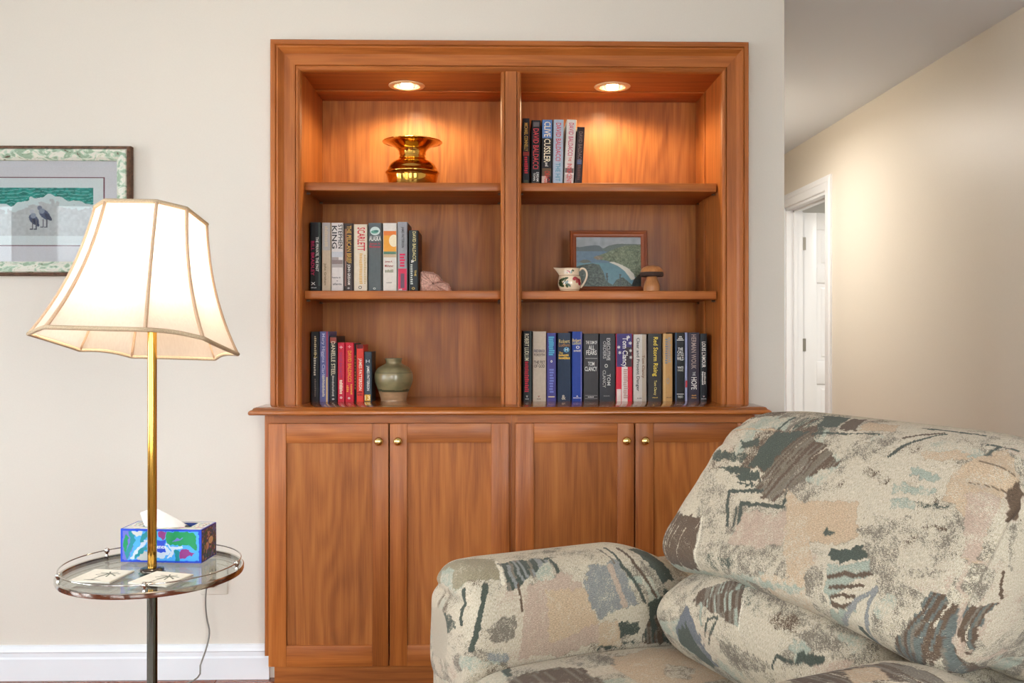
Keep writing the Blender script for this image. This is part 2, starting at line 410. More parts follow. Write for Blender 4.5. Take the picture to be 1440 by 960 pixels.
ceiling_dome((3.3, 2.3, ZC), 25, 'unseen dome light added to brighten the room behind the open door')

# ================================================================== BUILT-IN BOOKCASE
ZT = .926                                           # worktop surface
FX0, FX1, FZ = -.7532, .8588, 2.152                 # outer edges of the casing
IX0, IX1, IZ = -.653, .7695, 2.050                  # clear opening
SX0, SX1, BACK = IX0, IX1, .36
bc = empty('bookcase', (0, 0, 0)); tag(bc, 'built-in cherry wood bookcase with moulded casing and two bays of shelves', 'bookcase')
# mitred casing around three sides; profile (distance from the outer edge, projection from the wall)
cp = [(0, 0), (0, .034), (.003, .038), (.016, .038), (.019, .032), (.021, .036), (.026, .0365), (.034, .028), (.041, .022), (.043, .020),
      (.079, .020), (.081, .015), (.083, .020), (.088, .021), (.095, .017), (.099, .011), (.1002, .006), (.1002, 0)]
W_ = IX0-FX0
def cas_pts(kind):
    return [(a*W_/.1002, h) for a, h in cp]
n = len(cp)
def side_faces(): return [(i, (i+1) % n, n+(i+1) % n, n+i) for i in range(n)]+[tuple(range(n)), tuple(range(n, 2*n))]
L_ = cas_pts(0); R_ = FX1-IX1; T_ = FZ-IZ
v = [(FX0+a, -h, ZT) for a, h in L_]+[(FX0+a, -h, FZ-a/W_*T_) for a, h in L_]; MB().add(v, side_faces()).build('casing_side', wv, bc)
v = [(FX1-a/W_*R_, -h, ZT) for a, h in L_]+[(FX1-a/W_*R_, -h, FZ-a/W_*T_) for a, h in L_]; MB().add(v, side_faces()).build('casing_side', wv, bc)
v = [(FX0+a, -h, FZ-a/W_*T_) for a, h in L_]+[(FX1-a/W_*R_, -h, FZ-a/W_*T_) for a, h in L_]; MB().add(v, side_faces()).build('casing_head', wh, bc)
# box of the case
D0, D1 = .0191, .0890                               # centre divider
box('side_panel', wv, bc, NX0+.002, IX0, .0, BACK+.012, ZT, NZ1-.002); box('side_panel', wv, bc, IX1, NX1-.002, 0, BACK+.012, ZT, NZ1-.002)
LP = [PZ(572, 121, IZ-.002), PZ(861, 122.5, IZ-.002)]    # recessed lights sit in square cut-outs
yc = float((LP[0][1]+LP[1][1])/2); hh = .0455
mb = MB(); mb.box(IX0, IX1, 0, yc-hh, IZ, NZ1-.002); mb.box(IX0, IX1, yc+hh, BACK+.012, IZ, NZ1-.002)
mb.box(IX0, LP[0][0]-hh, yc-hh, yc+hh, IZ, NZ1-.002); mb.box(LP[0][0]+hh, LP[1][0]-hh, yc-hh, yc+hh, IZ, NZ1-.002); mb.box(LP[1][0]+hh, IX1, yc-hh, yc+hh, IZ, NZ1-.002)
mb.build('top_panel', wh, bc)
box('back_panel', wpan, bc, IX0, (D0+D1)/2, BACK, BACK+.012, ZT, IZ); box('back_panel', wpan, bc, (D0+D1)/2, IX1, BACK, BACK+.012, ZT, IZ)
box('divider_panel', wv, bc, D0+.003, D1-.003, -.004, BACK, ZT, IZ)
# divider face with a quirked bead on each edge
dp = [(D0, -.004), (D0, .006), (D0+.004, .012), (D0+.010, .014), (D0+.0135, .012), (D0+.0145, .007), (D0+.016, .015), (D1-.016, .015), (D1-.0145, .007), (D1-.0135, .012), (D1-.010, .014), (D1-.004, .012), (D1, .006), (D1, -.004)]
MB().prism([(x, -h, ZT) for x, h in dp], (0, 0, IZ-ZT+.012)).build('divider_stile', wv, bc)
# cleat strips at the back of the top and of the right-hand side
for a, b_ in ((IX0, D0+.003), (D1-.003, IX1)): box('ceiling_cleat', wh, bc, a, b_, yc+.068, BACK, IZ-.004, IZ+.0, bevel=.001)
box('side_cleat', wv, bc, IX1-.004, IX1, .215, BACK, ZT, IZ-.004, bevel=.001)
SH = []
S1, S2 = 1.684, 1.3125
for z in (S1, S2):
    for a, b_ in ((IX0+.001, D0+.002), (D1-.002, IX1-.004)):
        s = box('shelf', wh, bc, a, b_, .03, BACK-.001, z-.029, z, bevel=.0025)
# shelf pegs
for z in (S1, S2):
    for x, sg in ((IX0, 1), (D0+.003, -1), (D1-.003, 1), (IX1, -1)):
        for y in (.07, .30): MB().tube([(x, y, z-.0335), (x+sg*.012, y, z-.0335)], .0035, 10).build('shelf_peg', steel, bc)
# worktop
CX0, CX1 = -.8006, .9038
wt = empty('worktop', (0, 0, ZT-.03)); tag(wt, 'cherry wood worktop with rounded nosing between bookcase and base cabinets', 'worktop')
zt = .03
prof = [(0, zt), (-.120, zt), (-.128, zt-.003), (-.131, zt-.008), (-.1355, zt-.0095), (-.141, zt-.014), (-.142, zt-.020), (-.139, zt-.0245), (-.134, zt-.026), (-.12, zt-.026), (0, zt-.026)]
# swept on three sides with mitres: section offset e beyond the body
def sweep_top():
    P = []
    for y, z in prof:
        e = -y-.100                                  # overhang of this profile point beyond the base line
        P.append([(FX0-.004-e, 0.0, z), (FX0-.004-e, y, z), (FX1+.004+e, y, z), (FX1+.004+e, 0.0, z)])
    P = P[1:-1]
    v = [p for row in P for p in row]; m = len(P); f = []
    for i in range(m-1):
        for k in range(3): f.append((i*4+k, i*4+k+1, (i+1)*4+k+1, (i+1)*4+k))
    f.append(tuple(range(4))); f.append(tuple((m-1)*4+k for k in (3, 2, 1, 0)))
    f.append(tuple(i*4 for i in range(m))[::-1]); f.append(tuple(i*4+3 for i in range(m)))
    return MB().add(v, f)
gloss = wood('cherry_worktop', 0, **CH, rough=.2, coat=.6)
sweep_top().build('nosing', gloss, wt, smooth='auto')
box('top_board', gloss, wt, NX0+.002, NX1-.002, .0, BACK+.01, zt-.026, zt)
# base cabinets
BY = -.095
def cabinet(label, x0, x1, doors, group=None):
    t = empty('base_cabinet', ((x0+x1)/2, 0, 0)); tag(t, label, 'cabinet', 'base cabinets under the worktop')
    ox = (x0+x1)/2
    z0, z1 = .107, ZT-.027
    B = MB(); B.box(x0-ox, x1-ox, BY+.02, -.001, z0, z1); B.box(max(x0, NX0+.003)-ox, min(x1, NX1-.003)-ox, -.001, BACK, z0, z1)
    B.build('carcass', wv, t)
    fs = [(x0, x0+.03), (x1-.02, x1)] if x0 < 0 else [(x0, x0+.02), (x1-.03, x1)]
    for a, b_ in fs: box('face_stile', wv, t, a-ox, b_-ox, BY, BY+.02, z0, z1)
    box('face_rail', wh, t, fs[0][1]-ox, fs[1][0]-ox, BY, BY+.02, z1-.04, z1); box('face_rail', wh, t, fs[0][1]-ox, fs[1][0]-ox, BY, BY+.02, z0, z0+.03)
    box('toe_kick', wh, t, x0+.022-ox if x0 < 0 else x0-ox, x1-ox if x0 < 0 else x1-.022-ox, -.055, -.001, 0, z0)
    for (a, b_, kx, pa, pb) in doors:
        za, zb = ZA(450, 937, BY-.02), ZA(450, 595.5, BY-.02)
        d = box('door', wpan, t, pa-ox-.004, pb-ox+.004, BY-.012, BY-.001, za+.062, zb-.058)
        box('stile', wv, d, a-ox, pa-ox, BY-.021, BY-.001, za, zb, bevel=.0015); box('stile', wv, d, pb-ox, b_-ox, BY-.021, BY-.001, za, zb, bevel=.0015)
        box('rail', wh, d, pa-ox, pb-ox, BY-.0205, BY-.001, zb-.063, zb, bevel=.001); box('rail', wh, d, pa-ox, pb-ox, BY-.0205, BY-.001, za, za+.068, bevel=.001)
        kz = ZA(450, 621, BY-.045)
        k = MB().lathe([(.0001, 0), (.009, 0), (.0085, .003), (.005, .006), (.0045, .012), (.007, .015), (.0125, .018), (.0145, .023), (.0135, .028), (.009, .032), (.004, .0335), (.0001, .034)], n=32, cap=False).build('knob', brass_bright, d, smooth=True)
        k['label'] = 'round polished brass knob'
        k.rotation_euler = (PI/2, 0, 0); k.location = (kx-ox, BY-.021, kz)
    return t
dd = lambda *p: tuple(XA(q, BY-.02) for q in p)
e1 = dd(377.5, 402.5, 523.5, 546.3); e2 = dd(548.2, 572.5, 691, 716); e3 = dd(725, 751, 868.5, 891.8); e4 = dd(893.7, 919, 1037, 1062)
k1, k2, k3, k4 = [XA(q, BY-.045) for q in (532.5, 559.5, 881.5, 908)]
cabinet('cherry base cabinet with two panelled doors, beside the floor lamp', FX0-.003, .054, [(e1[0], e1[3], k1, e1[1], e1[2]), (e2[0], e2[3], k2, e2[1], e2[2])])
cabinet('cherry base cabinet with two panelled doors, partly behind the armchair', .0545, FX1+.003, [(e3[0], e3[3], k3, e3[1], e3[2]), (e4[0], e4[3], k4, e4[1], e4[2])])

# recessed lights in the bookcase top
def puck(px, py, label):
    p = PZ(px, py, IZ-.002); p[1] = yc; t = empty('recessed_light', (p[0], p[1], IZ)); tag(t, label, 'recessed light', 'recessed bookcase lights')
    MB().lathe([(.046, .0), (.046, -.003), (.050, -.005), (.062, -.004), (.065, -.001), (.065, 0.0)], n=48, cap=False).build('trim_ring', pmat('satin_brass_trim', (236, 204, 158), .45, .1, vary=.02), t, smooth='auto')
    MB().lathe([(.0455, -.001), (.044, .012), (.036, .032), (.022, .044), (.0001, .046)], n=48, cap=False).build('reflector', pmat('reflector_metal', (235, 228, 214), .18, 1.0), t, smooth=True)
    MB().ball((0, 0, .014), .021, 20, 12).build('bulb', pmat('bulb_glass_lit', (255, 226, 178), .3, emit=30.0), t, smooth=True)
    ld = bpy.data.lights.new('bookcase_spot', 'SPOT'); ld.energy = SPOT_W; ld.color = (1, .83, .52); ld.spot_size = math.radians(162); ld.spot_blend = .4; ld.shadow_soft_size = .028
    lo = bpy.data.objects.new('bookcase_spot', ld); COL.objects.link(lo); lo.location = (p[0], p[1], IZ-.012)
SPOT_W = 13.5
puck(572, 121, 'lit recessed light above the brass spittoon'); puck(861, 122.5, 'lit recessed light above the upper row of six books')
# ================================================================== BOOKS
_txt = {}
def text_mesh(s):
    """flat outline of a word, unit box: centred, height and width normalised to 1 (x right, y up)"""
    if s in _txt: return _txt[s]
    c = bpy.data.curves.new('lettering', 'FONT'); c.body = s; c.align_x = 'CENTER'; c.resolution_u = 2; c.fill_mode = 'FRONT'; c.offset = .012
    o = bpy.data.objects.new('lettering', c); COL.objects.link(o)
    bpy.context.view_layer.update()
    dg = bpy.context.evaluated_depsgraph_get()
    me = bpy.data.meshes.new_from_object(o.evaluated_get(dg))
    n = len(me.vertices); co = np.zeros(n*3, np.float32); me.vertices.foreach_get('co', co); co = co.reshape(-1, 3)
    if n:
        lo, hi = co.min(0), co.max(0); co = (co-(lo+hi)/2)/np.maximum(hi-lo, 1e-6); co[:, 2] = 0
    faces = [tuple(p.vertices) for p in me.polygons]
    COL.objects.unlink(o); bpy.data.objects.remove(o); bpy.data.meshes.remove(me)
    _txt[s] = (co, faces); return _txt[s]
_ink = {}
def ink(c):
    k = tuple(c)
    if k not in _ink: _ink[k] = pmat('ink_%02x%02x%02x' % k, c, .45, vary=.05, scale=300, spec=.22)
    return _ink[k]
def cloth(c, gloss):
    k = tuple(c)+(gloss,)
    if k not in _ink: _ink[k] = pmat('%s_%02x%02x%02x' % ('jacket' if gloss else 'bookcloth', *c), c, .42 if gloss else .6, vary=.06, scale=90, bump=.02, spec=.22)
    return _ink[k]
paper = pmat('book_paper', (226, 212, 184), .8, vary=.08, scale=500)
paper_old = pmat('book_paper_aged', (186, 150, 104), .8, vary=.1, scale=500)
def lettering(parent, s, cx, cz, wx, hz, c, y, vertical=False, name='lettering'):
    if s.startswith('~'):                                    # a line too small to read in the photograph: uneven letter-like strokes, no words
        n_ = int(s[1:]); rs_ = np.random.RandomState(n_*7+int(abs(cz)*1e4) % 97); vs_ = []; fs = []
        for i_ in range(n_):
            a0 = -.5+(i_+.14)/n_; a1 = -.5+(i_+.80)/n_; t0 = -.5+.12*rs_.rand(); t1 = .5-.3*rs_.rand(); k_ = len(vs_)
            vs_ += [(a0, t0, 0), (a1, t0, 0), (a1, t1, 0), (a0, t1, 0)]; fs.append((k_, k_+1, k_+2, k_+3))
        co = np.array(vs_)
    else: co, fs = text_mesh(s)
    if not fs: return
    X = co[:, 0]; Yv = co[:, 1]
    if vertical: vx = cx+Yv*wx; vz = cz-X*hz               # reads from top to bottom
    else: vx = cx+X*wx; vz = cz+Yv*hz
    V = np.stack([vx, np.full_like(vx, y), vz], 1)
    me = bpy.data.meshes.new(name); me.from_pydata([tuple(map(float, p)) for p in V], [], fs)
    link(name, me, ink(c), parent)
def book(px0, px1, ptop, zb, label, group, cover, texts=(), bands=(), Y=.11, depth=.165, soft=False, lean=0.0, gloss=True, side=None, zoff=0.0):
    x0, x1 = XA(px0, Y), XA(px1, Y); wd = x1-x0; h = ZA((px0+px1)/2, ptop, Y)-zb
    t = empty('book', ((x0+x1)/2, Y, zb)); t.rotation_euler = (0, math.radians(lean), 0)
    if lean: t.location.z = zb+abs(math.sin(math.radians(lean)))*wd/2
    tag(t, label, 'book', group)
    tk = .0008 if soft else .0022; ins = 0.0 if soft else .003
    a = -wd/2; b_ = wd/2; r = min(.003, wd*.2)
    # cover: one folded sheet, spine slightly rounded
    out = [(a, depth), (a, r), (a+r*.3, r*.3), (a+r, 0), (0, -.0007), (b_-r, 0), (b_-r*.3, r*.3), (b_, r), (b_, depth)]
    inn = [(b_-tk, depth), (b_-tk, r+tk), (a+tk, r+tk), (a+tk, depth)]
    ring = out+inn
    m = len(ring); vb = [(x, y, 0) for x, y in ring]+[(x, y, h) for x, y in ring]
    f = [(i, (i+1) % m, m+(i+1) % m, m+i) for i in range(m)]
    # caps as strips
    def cap(o):
        q = [(0, 1, 11, 12), (1, 2, 3, 11), (3, 4, 5, 10, 11), (5, 6, 7, 10), (7, 8, 9, 10)]
        return [tuple(i+o for i in p) for p in q]
    cv = MB().add(vb, f+cap(0)+cap(m)).build('cover', cloth(cover, gloss), t)
    box('page_block', paper_old if soft else paper, t, a+tk, b_-tk, r+tk+.001, depth-ins-.0005, ins, h-ins)
    if side is not None: box('side_art', ink(side), cv, b_, b_+.0004, .012, depth-.004, .004, h-.004)
    for nb_, bd in enumerate(bands):                                         # printed blocks on the spine: z0, z1 (share of height), colour, [x0, x1]
        z0, z1, c = bd[:3]; u0, u1 = bd[3:5] if len(bd) > 3 else (0.0, 1.0)
        e = .0010+.00022*nb_
        xa, xb = a+max(u0*wd, r*.7), a+min(u1*wd, wd-r*.7)
        box('spine_print', ink(c), cv, xa, xb, -e, -.0002+.001, h*z0, h*z1)
    for tx in texts:                                         # string, mode, x centre, z centre (shares), x size, z size (shares), colour
        s, mode, u, z, su, sz, c = tx
        lettering(cv, s, a+u*wd, z*h, su*wd, sz*h, c, -.0015-.00022*len(bands), mode == 'v')
    return t
WH, BKK, GOLD, RED = (232, 228, 220), (24, 22, 24), (214, 176, 84), (196, 36, 44)
K = (30, 28, 30)
G = 'books on the upper shelf of the divider-to-hallway bay'
Yt = .085
book(734.8, 744.8, 166.3, S1, 'black book with yellow author name and red title, against the divider', G, (30, 27, 32), Y=Yt,
     texts=[('MICHAEL CONNELLY', 'v', .5, .72, .5, .42, (206, 160, 70)), ('~8', 'v', .5, .30, .55, .26, (206, 40, 52))], bands=[(.44, .5, (150, 50, 40)), (.02, .08, (70, 70, 50), .2, .8)])
book(746.5, 759.5, 169, S1, 'black book with long red author name and white subtitle at foot', G, (26, 24, 26), Y=Yt, lean=.6,
     texts=[('DAVID BALDACCI', 'v', .5, .56, .62, .62, (208, 66, 74)), ('DREAM', 'v', .72, .13, .26, .14, WH), ('TOWN', 'v', .36, .13, .26, .12, WH)], bands=[(.90, .97, (96, 92, 92), .2, .85), (.005, .04, (120, 110, 118), .15, .85)])
book(760.8, 776, 168.6, S1, 'book with sky-blue top and dark spine, cream author name', G, (38, 36, 36), Y=Yt, lean=.8,
     texts=[('CLIVE CUSSLER', 'v', .52, .66, .6, .62, (244, 232, 200)), ('and', 'v', .5, .32, .3, .06, WH), ('ORACLE', 'v', .55, .12, .5, .2, (206, 60, 48))],
     bands=[(.72, 1.0, (92, 130, 186)), (.0, .14, (206, 176, 160), .0, .55), (.14, .26, (110, 84, 60), .1, .9)])
book(777, 791.4, 168.3, S1, 'pale blue-grey book with red author name and teal title', G, (176, 190, 204), Y=Yt, lean=.9,
     texts=[('DAVID BALDACCI', 'v', .5, .66, .5, .58, (206, 72, 84)), ('THE HIT', 'v', .5, .2, .45, .28, (96, 150, 170))])
book(793, 806.5, 168.4, S1, 'white book with red author name leaning gently', G, (222, 216, 206), Y=Yt, lean=2.6,
     texts=[('DAVID BALDACCI', 'v', .5, .70, .5, .5, (200, 80, 110)), ('THE', 'v', .5, .40, .3, .07, (206, 60, 60)), ('INNOCENT', 'v', .5, .18, .5, .3, (208, 62, 64))],
     bands=[(.0, .16, (196, 184, 178), .05, .95), (.19, .26, (120, 104, 98))])
book(808, 818.4, 178.6, S1, 'short brown-black book leaning at the end of the upper row', G, (50, 36, 36), Y=Yt, depth=.15, lean=2.8,
     texts=[('DAVID BALDACCI', 'v', .5, .66, .5, .52, (128, 104, 96)), ('~9', 'v', .5, .22, .45, .26, (104, 66, 60))], bands=[(.36, .44, (84, 96, 130), .2, .8)])
G = 'books on the middle shelf beside the pink stone'
Ym = .10
book(436, 451.3, 312.6, S2, 'black hardcover with magenta and white title, first by the side panel', G, (24, 24, 24), Y=Ym,
     texts=[('THE PRIVATE, THE PAST', 'v', .64, .54, .3, .5, (226, 226, 216)), ('BILL BRADLEY', 'v', .25, .48, .3, .5, (190, 36, 84)), ('X', 'h', .3, .115, .4, .04, WH), ('~5', 'h', .35, .055, .5, .015, WH)], bands=[(.08, 1.0, (58, 68, 62), .76, .95)])
book(452.6, 465.2, 313, S2, 'grey and beige hardcover with thin dark author name', G, (196, 176, 150), Y=Ym,
     texts=[('John Grisham', 'v', .36, .25, .3, .32, (120, 96, 70)), ('~12', 'v', .5, .80, .4, .3, (208, 190, 160))], bands=[(.6, 1.0, (176, 170, 166))])
book(466, 482.8, 313.2, S2, 'white hardcover with large black author name and grey landscape band', G, (228, 220, 214), Y=Ym,
     texts=[('KING', 'v', .27, .79, .42, .33, (50, 44, 46)), ('STEPHEN', 'v', .76, .80, .36, .35, (60, 54, 54)), ('hearts in', 'h', .42, .205, .7, .025, (60, 50, 50)), ('atlantis', 'h', .5, .11, .75, .03, (60, 50, 50)), ('o', 'h', .5, .155, .12, .015, (60, 50, 50))],
     bands=[(.40, .46, (140, 124, 120)), (.46, .50, (170, 158, 152), .0, .6), (.35, .40, (180, 170, 166)), (.5, .58, (204, 206, 210))])
book(484, 496.6, 314, S2, 'dark brown hardcover with gold title and white author name', G, (62, 50, 46), Y=Ym,
     texts=[('THE PELICAN BRIEF', 'v', .55, .69, .5, .55, (206, 160, 72)), ('JOHN GRISHAM', 'v', .5, .25, .4, .3, (232, 226, 216)), ('+', 'h', .5, .05, .3, .025, WH)], bands=[(.45, .92, (140, 96, 70), .06, .3), (.08, .45, (150, 116, 104), .06, .24)])
book(497.4, 516.4, 315.4, S2, 'cream hardcover with big red title and gold subtitle', G, (228, 214, 190), Y=Ym,
     texts=[('SCARLETT', 'v', .56, .78, .56, .35, (204, 30, 52)), ('~17', 'v', .84, .33, .14, .44, (200, 170, 110)), ('~18', 'v', .54, .34, .26, .46, (222, 176, 96)), ('O', 'h', .48, .062, .26, .05, K)], bands=[(.0, 1.0, (212, 196, 166), .0, .06)])
b6 = book(518, 537.2, 313.4, S2, 'slate grey hardcover with oval mountain emblem near the top', G, (92, 98, 98), Y=Ym,
     texts=[('ALASKA', 'h', .5, .775, .86, .075, (234, 232, 224)), ('James A.', 'h', .5, .695, .8, .035, (196, 60, 70)), ('Michener', 'h', .5, .655, .84, .035, (196, 60, 70)), ('o', 'h', .45, .045, .2, .03, WH)], bands=[(.0, 1.0, (74, 66, 58), .9, 1.0)])
book(538.6, 558, 313.6, S2, 'white hardcover with orange panel and pale sun on the spine', G, (226, 218, 206), Y=Ym,
     texts=[('James A.', 'h', .42, .435, .55, .035, (160, 60, 48)), ('Michener', 'h', .45, .375, .62, .035, (160, 60, 48)), ('~6', 'h', .45, .30, .62, .05, (140, 140, 110)), ('~7', 'h', .45, .13, .4, .018, (150, 140, 130))],
     bands=[(.58, .885, (232, 160, 60)), (.82, .885, (226, 124, 56)), (.545, .585, (96, 128, 104)), (.5, .545, (196, 172, 140))])
book(559.2, 572.8, 312, S2, 'grey and crimson hardcover with brown side, tallest of its row', G, (150, 148, 150), Y=Ym, side=(96, 58, 36),
     texts=[('JAMES PATTERSON', 'v', .5, .78, .34, .3, (70, 64, 68)), ('~5', 'v', .5, .45, .6, .2, (214, 40, 84)), ('~3', 'h', .3, .03, .36, .03, WH)], bands=[(.02, .33, (206, 52, 82)), (.05, .26, (110, 80, 96), .3, .7)])
book(575, 588, 323.8, S2, 'black-green hardcover with gold and white lettering beside the pink stone', G, (44, 48, 48), Y=Ym-.012, side=(84, 50, 28),
     texts=[('DAVID BALDACCI', 'v', .58, .74, .36, .48, (206, 190, 130)), ('&', 'v', .4, .49, .3, .05, WH), ('~10', 'v', .3, .28, .28, .34, (190, 190, 180)), ('THE', 'v', .7, .3, .2, .1, GOLD), ('O', 'h', .48, .05, .32, .04, GOLD)])
G = 'books on the worktop beside the stoneware jar'
Yb = .112
book(437, 448.8, 466.2, ZT, 'tall black book with small cream lettering beside the side panel', G, (26, 24, 26), Y=Yb,
     texts=[('~10', 'v', .55, .80, .28, .28, (200, 180, 140)), ('~8', 'v', .5, .5, .28, .26, (206, 196, 176)), ('~10', 'v', .55, .2, .2, .26, (120, 104, 92)), ('Z', 'h', .55, .66, .4, .06, (214, 190, 120))])
book(449.4, 462, 465.8, ZT, 'lavender-blue book with red and yellow strip along the spine', G, (104, 108, 158), Y=Yb,
     texts=[('Mary Higgins Clark', 'v', .4, .66, .42, .62, (200, 196, 220)), ('~16', 'v', .45, .22, .3, .3, (220, 210, 190))], bands=[(.35, 1.0, (168, 60, 84), .74, .97), (.0, .35, (226, 186, 120), .74, .9)])
book(463, 474.2, 472.5, ZT, 'black book with ornate cream author name between lavender and red books', G, (30, 30, 32), Y=Yb,
     texts=[('DANIELLE STEEL', 'v', .5, .66, .5, .52, (214, 200, 170)), ('~13', 'v', .5, .24, .3, .32, (176, 170, 160)), ('o', 'h', .5, .04, .3, .025, WH)], bands=[(.9, .98, (150, 70, 60), .1, .9)])
book(474.8, 484.6, 481.4, ZT, 'red paperback with purple author name and white title block', G, (202, 34, 60), Y=Yb-.004, depth=.11, soft=True,
     texts=[('DAVID BALDACCI', 'v', .45, .62, .4, .42, (150, 56, 110)), ('~9', 'v', .5, .25, .5, .24, (240, 226, 200)), ('+', 'h', .5, .92, .5, .05, (240, 200, 200)), ('o', 'h', .5, .07, .35, .035, WH)])
book(485.4, 497.6, 481.4, ZT, 'crimson paperback with large yellow lettering', G, (204, 30, 52), Y=Yb-.004, depth=.11, soft=True,
     texts=[('DAVID BALDACCI', 'v', .52, .60, .42, .52, (228, 160, 40)), ('~9', 'v', .72, .21, .22, .18, (228, 160, 60)), ('~4', 'v', .3, .22, .3, .12, (228, 160, 60)), ('+', 'h', .5, .93, .4, .05, (230, 150, 150)), ('o', 'h', .45, .06, .25, .035, WH)])
book(498.2, 500.8, 482.5, ZT, 'thin black paperback squeezed between crimson and orange-red books', G, (30, 24, 22), Y=Yb+.006, depth=.11, soft=True, texts=[('~11', 'v', .5, .5, .5, .6, (170, 130, 60))])
book(501.2, 511.4, 484.4, ZT, 'orange-red paperback with tall white author name', G, (214, 58, 44), Y=Yb-.002, depth=.11, soft=True,
     texts=[('JAMES PATTERSON', 'v', .5, .48, .55, .56, (244, 226, 206)), ('~4', 'h', .5, .165, .7, .03, (100, 24, 24)), ('~5', 'h', .5, .12, .7, .03, (100, 24, 24))], bands=[(.93, 1.0, (96, 20, 24))])
book(512, 522.6, 494.4, ZT, 'short slate-blue paperback with white author name and yellow number 13', G, (52, 64, 74), Y=Yb+.004, depth=.11, soft=True, side=(48, 36, 34),
     texts=[('JAMES PATTERSON', 'v', .5, .47, .45, .5, (236, 232, 222)), ('H', 'h', .5, .81, .5, .06, (190, 196, 196)), ('13', 'h', .45, .075, .7, .09, (250, 236, 190))], bands=[(.01, .14, (214, 160, 48), .02, .85)])
G = 'hardcovers in the full row on the worktop'
Yr = .11
book(735.4, 748, 465.2, ZT, 'black hardcover with white author name and red title by the divider', G, (26, 26, 26), Y=Yr,
     texts=[('ROBERT LUDLUM', 'v', .42, .77, .48, .38, (228, 220, 190)), ('~16', 'v', .42, .35, .5, .44, (206, 30, 56)), ('v', 'h', .45, .07, .2, .03, WH), ('~6', 'h', .45, .035, .4, .012, WH)], bands=[(.0, 1.0, (60, 70, 66), .82, .94)])
book(749.2, 768, 465.8, ZT, 'cream hardcover with dark stacked title', G, (198, 180, 158), Y=Yr,
     texts=[('FREDERICK', 'h', .5, .72, .84, .04, (60, 50, 90)), ('FORSYTH', 'h', .5, .665, .8, .035, (60, 44, 60)), ('THE FIST', 'h', .5, .56, .84, .045, (50, 40, 46)), ('OF GOD', 'h', .5, .505, .8, .045, (50, 40, 46)), ('v', 'h', .45, .07, .14, .025, (140, 50, 40)), ('~6', 'h', .45, .035, .3, .012, K)])
book(769, 782, 468, ZT, 'violet-blue hardcover with turquoise lettering', G, (72, 66, 132), Y=Yr,
     texts=[('~10', 'v', .5, .81, .66, .28, (84, 170, 200)), ('~9', 'v', .5, .3, .5, .36, (110, 120, 190)), ('o', 'h', .5, .585, .2, .035, WH)], bands=[(.06, .075, (226, 200, 150), .15, .85), (.66, .96, (50, 84, 140), .2, .8)])
book(784, 803, 468, ZT, 'navy hardcover with gold author name and round blue emblem', G, (26, 42, 66), Y=Yr,
     texts=[('Robert', 'h', .5, .88, .8, .055, (206, 180, 110)), ('Ludlum', 'h', .5, .825, .8, .05, (170, 120, 60)), ('O', 'h', .66, .755, .44, .08, (96, 160, 196)), ('M', 'h', .66, .755, .24, .045, (190, 210, 220)), ('The', 'h', .25, .71, .3, .03, (226, 180, 60)), ('~7', 'h', .45, .675, .75, .03, (226, 180, 60)), ('~8', 'h', .5, .635, .85, .04, (226, 180, 60)), ('&', 'h', .45, .06, .3, .07, (190, 180, 160))])
book(804.4, 819, 466, ZT, 'royal blue hardcover with gold author name', G, (28, 58, 140), Y=Yr,
     texts=[('Robert', 'h', .45, .875, .85, .045, (226, 196, 110)), ('Ludlum', 'h', .45, .835, .85, .045, (200, 190, 120)), ('o', 'h', .55, .775, .35, .045, WH), ('~6', 'h', .5, .725, .7, .03, (200, 190, 180)), ('~6', 'h', .5, .05, .8, .012, WH), ('A', 'h', .5, .075, .2, .02, WH)], bands=[(.0, 1.0, (104, 96, 150), .84, .97)])
book(820.6, 842, 469, ZT, 'charcoal hardcover with stacked white title and ruled lines', G, (58, 54, 54), Y=Yr,
     texts=[('THE SUM OF', 'h', .52, .87, .74, .05, WH), ('ALL', 'h', .52, .795, .4, .065, WH), ('FEARS', 'h', .52, .72, .68, .07, WH), ('TOM', 'h', .5, .555, .42, .06, WH), ('CLANCY', 'h', .48, .48, .8, .065, WH), ('~6', 'h', .48, .065, .4, .015, WH)],
     bands=[(.632, .637, (220, 216, 210), .12, .9), (.085, .088, (200, 196, 190), .1, .9), (.04, .043, (200, 196, 190), .1, .9)])
book(843, 865.4, 469, ZT, 'black hardcover with two-line silver title and small white ring', G, (48, 46, 50), Y=Yr,
     texts=[('EXECUTIVE', 'v', .56, .77, .22, .33, (196, 190, 186)), ('ORDERS', 'v', .32, .76, .2, .26, (180, 174, 170)), ('O', 'h', .42, .525, .2, .055, WH), ('TOM', 'v', .58, .32, .22, .17, (200, 196, 190)), ('CLANCY', 'v', .3, .33, .2, .26, (190, 186, 180)), ('~6', 'h', .45, .08, .4, .015, (150, 146, 140))])
book(866.4, 889.4, 469, ZT, 'hardcover with stars-and-stripes spine', G, (206, 42, 60), Y=Yr,
     texts=[('Tom Clancy', 'v', .5, .73, .42, .44, WH), ('~16', 'v', .58, .26, .3, .44, (190, 150, 140)),
            ('*', 'h', .74, .95, .22, .05, WH), ('*', 'h', .86, .86, .2, .05, WH), ('*', 'h', .16, .80, .18, .05, WH), ('*', 'h', .22, .72, .18, .05, WH), ('*', 'h', .88, .75, .18, .05, WH), ('*', 'h', .9, .65, .18, .05, WH)],
     bands=[(.51, 1.0, (62, 50, 104)), (.51, .80, (58, 44, 50), .55, 1.0), (.0, .51, (226, 212, 204), .34, .7), (.0, .18, (226, 212, 204), .0, .3)])
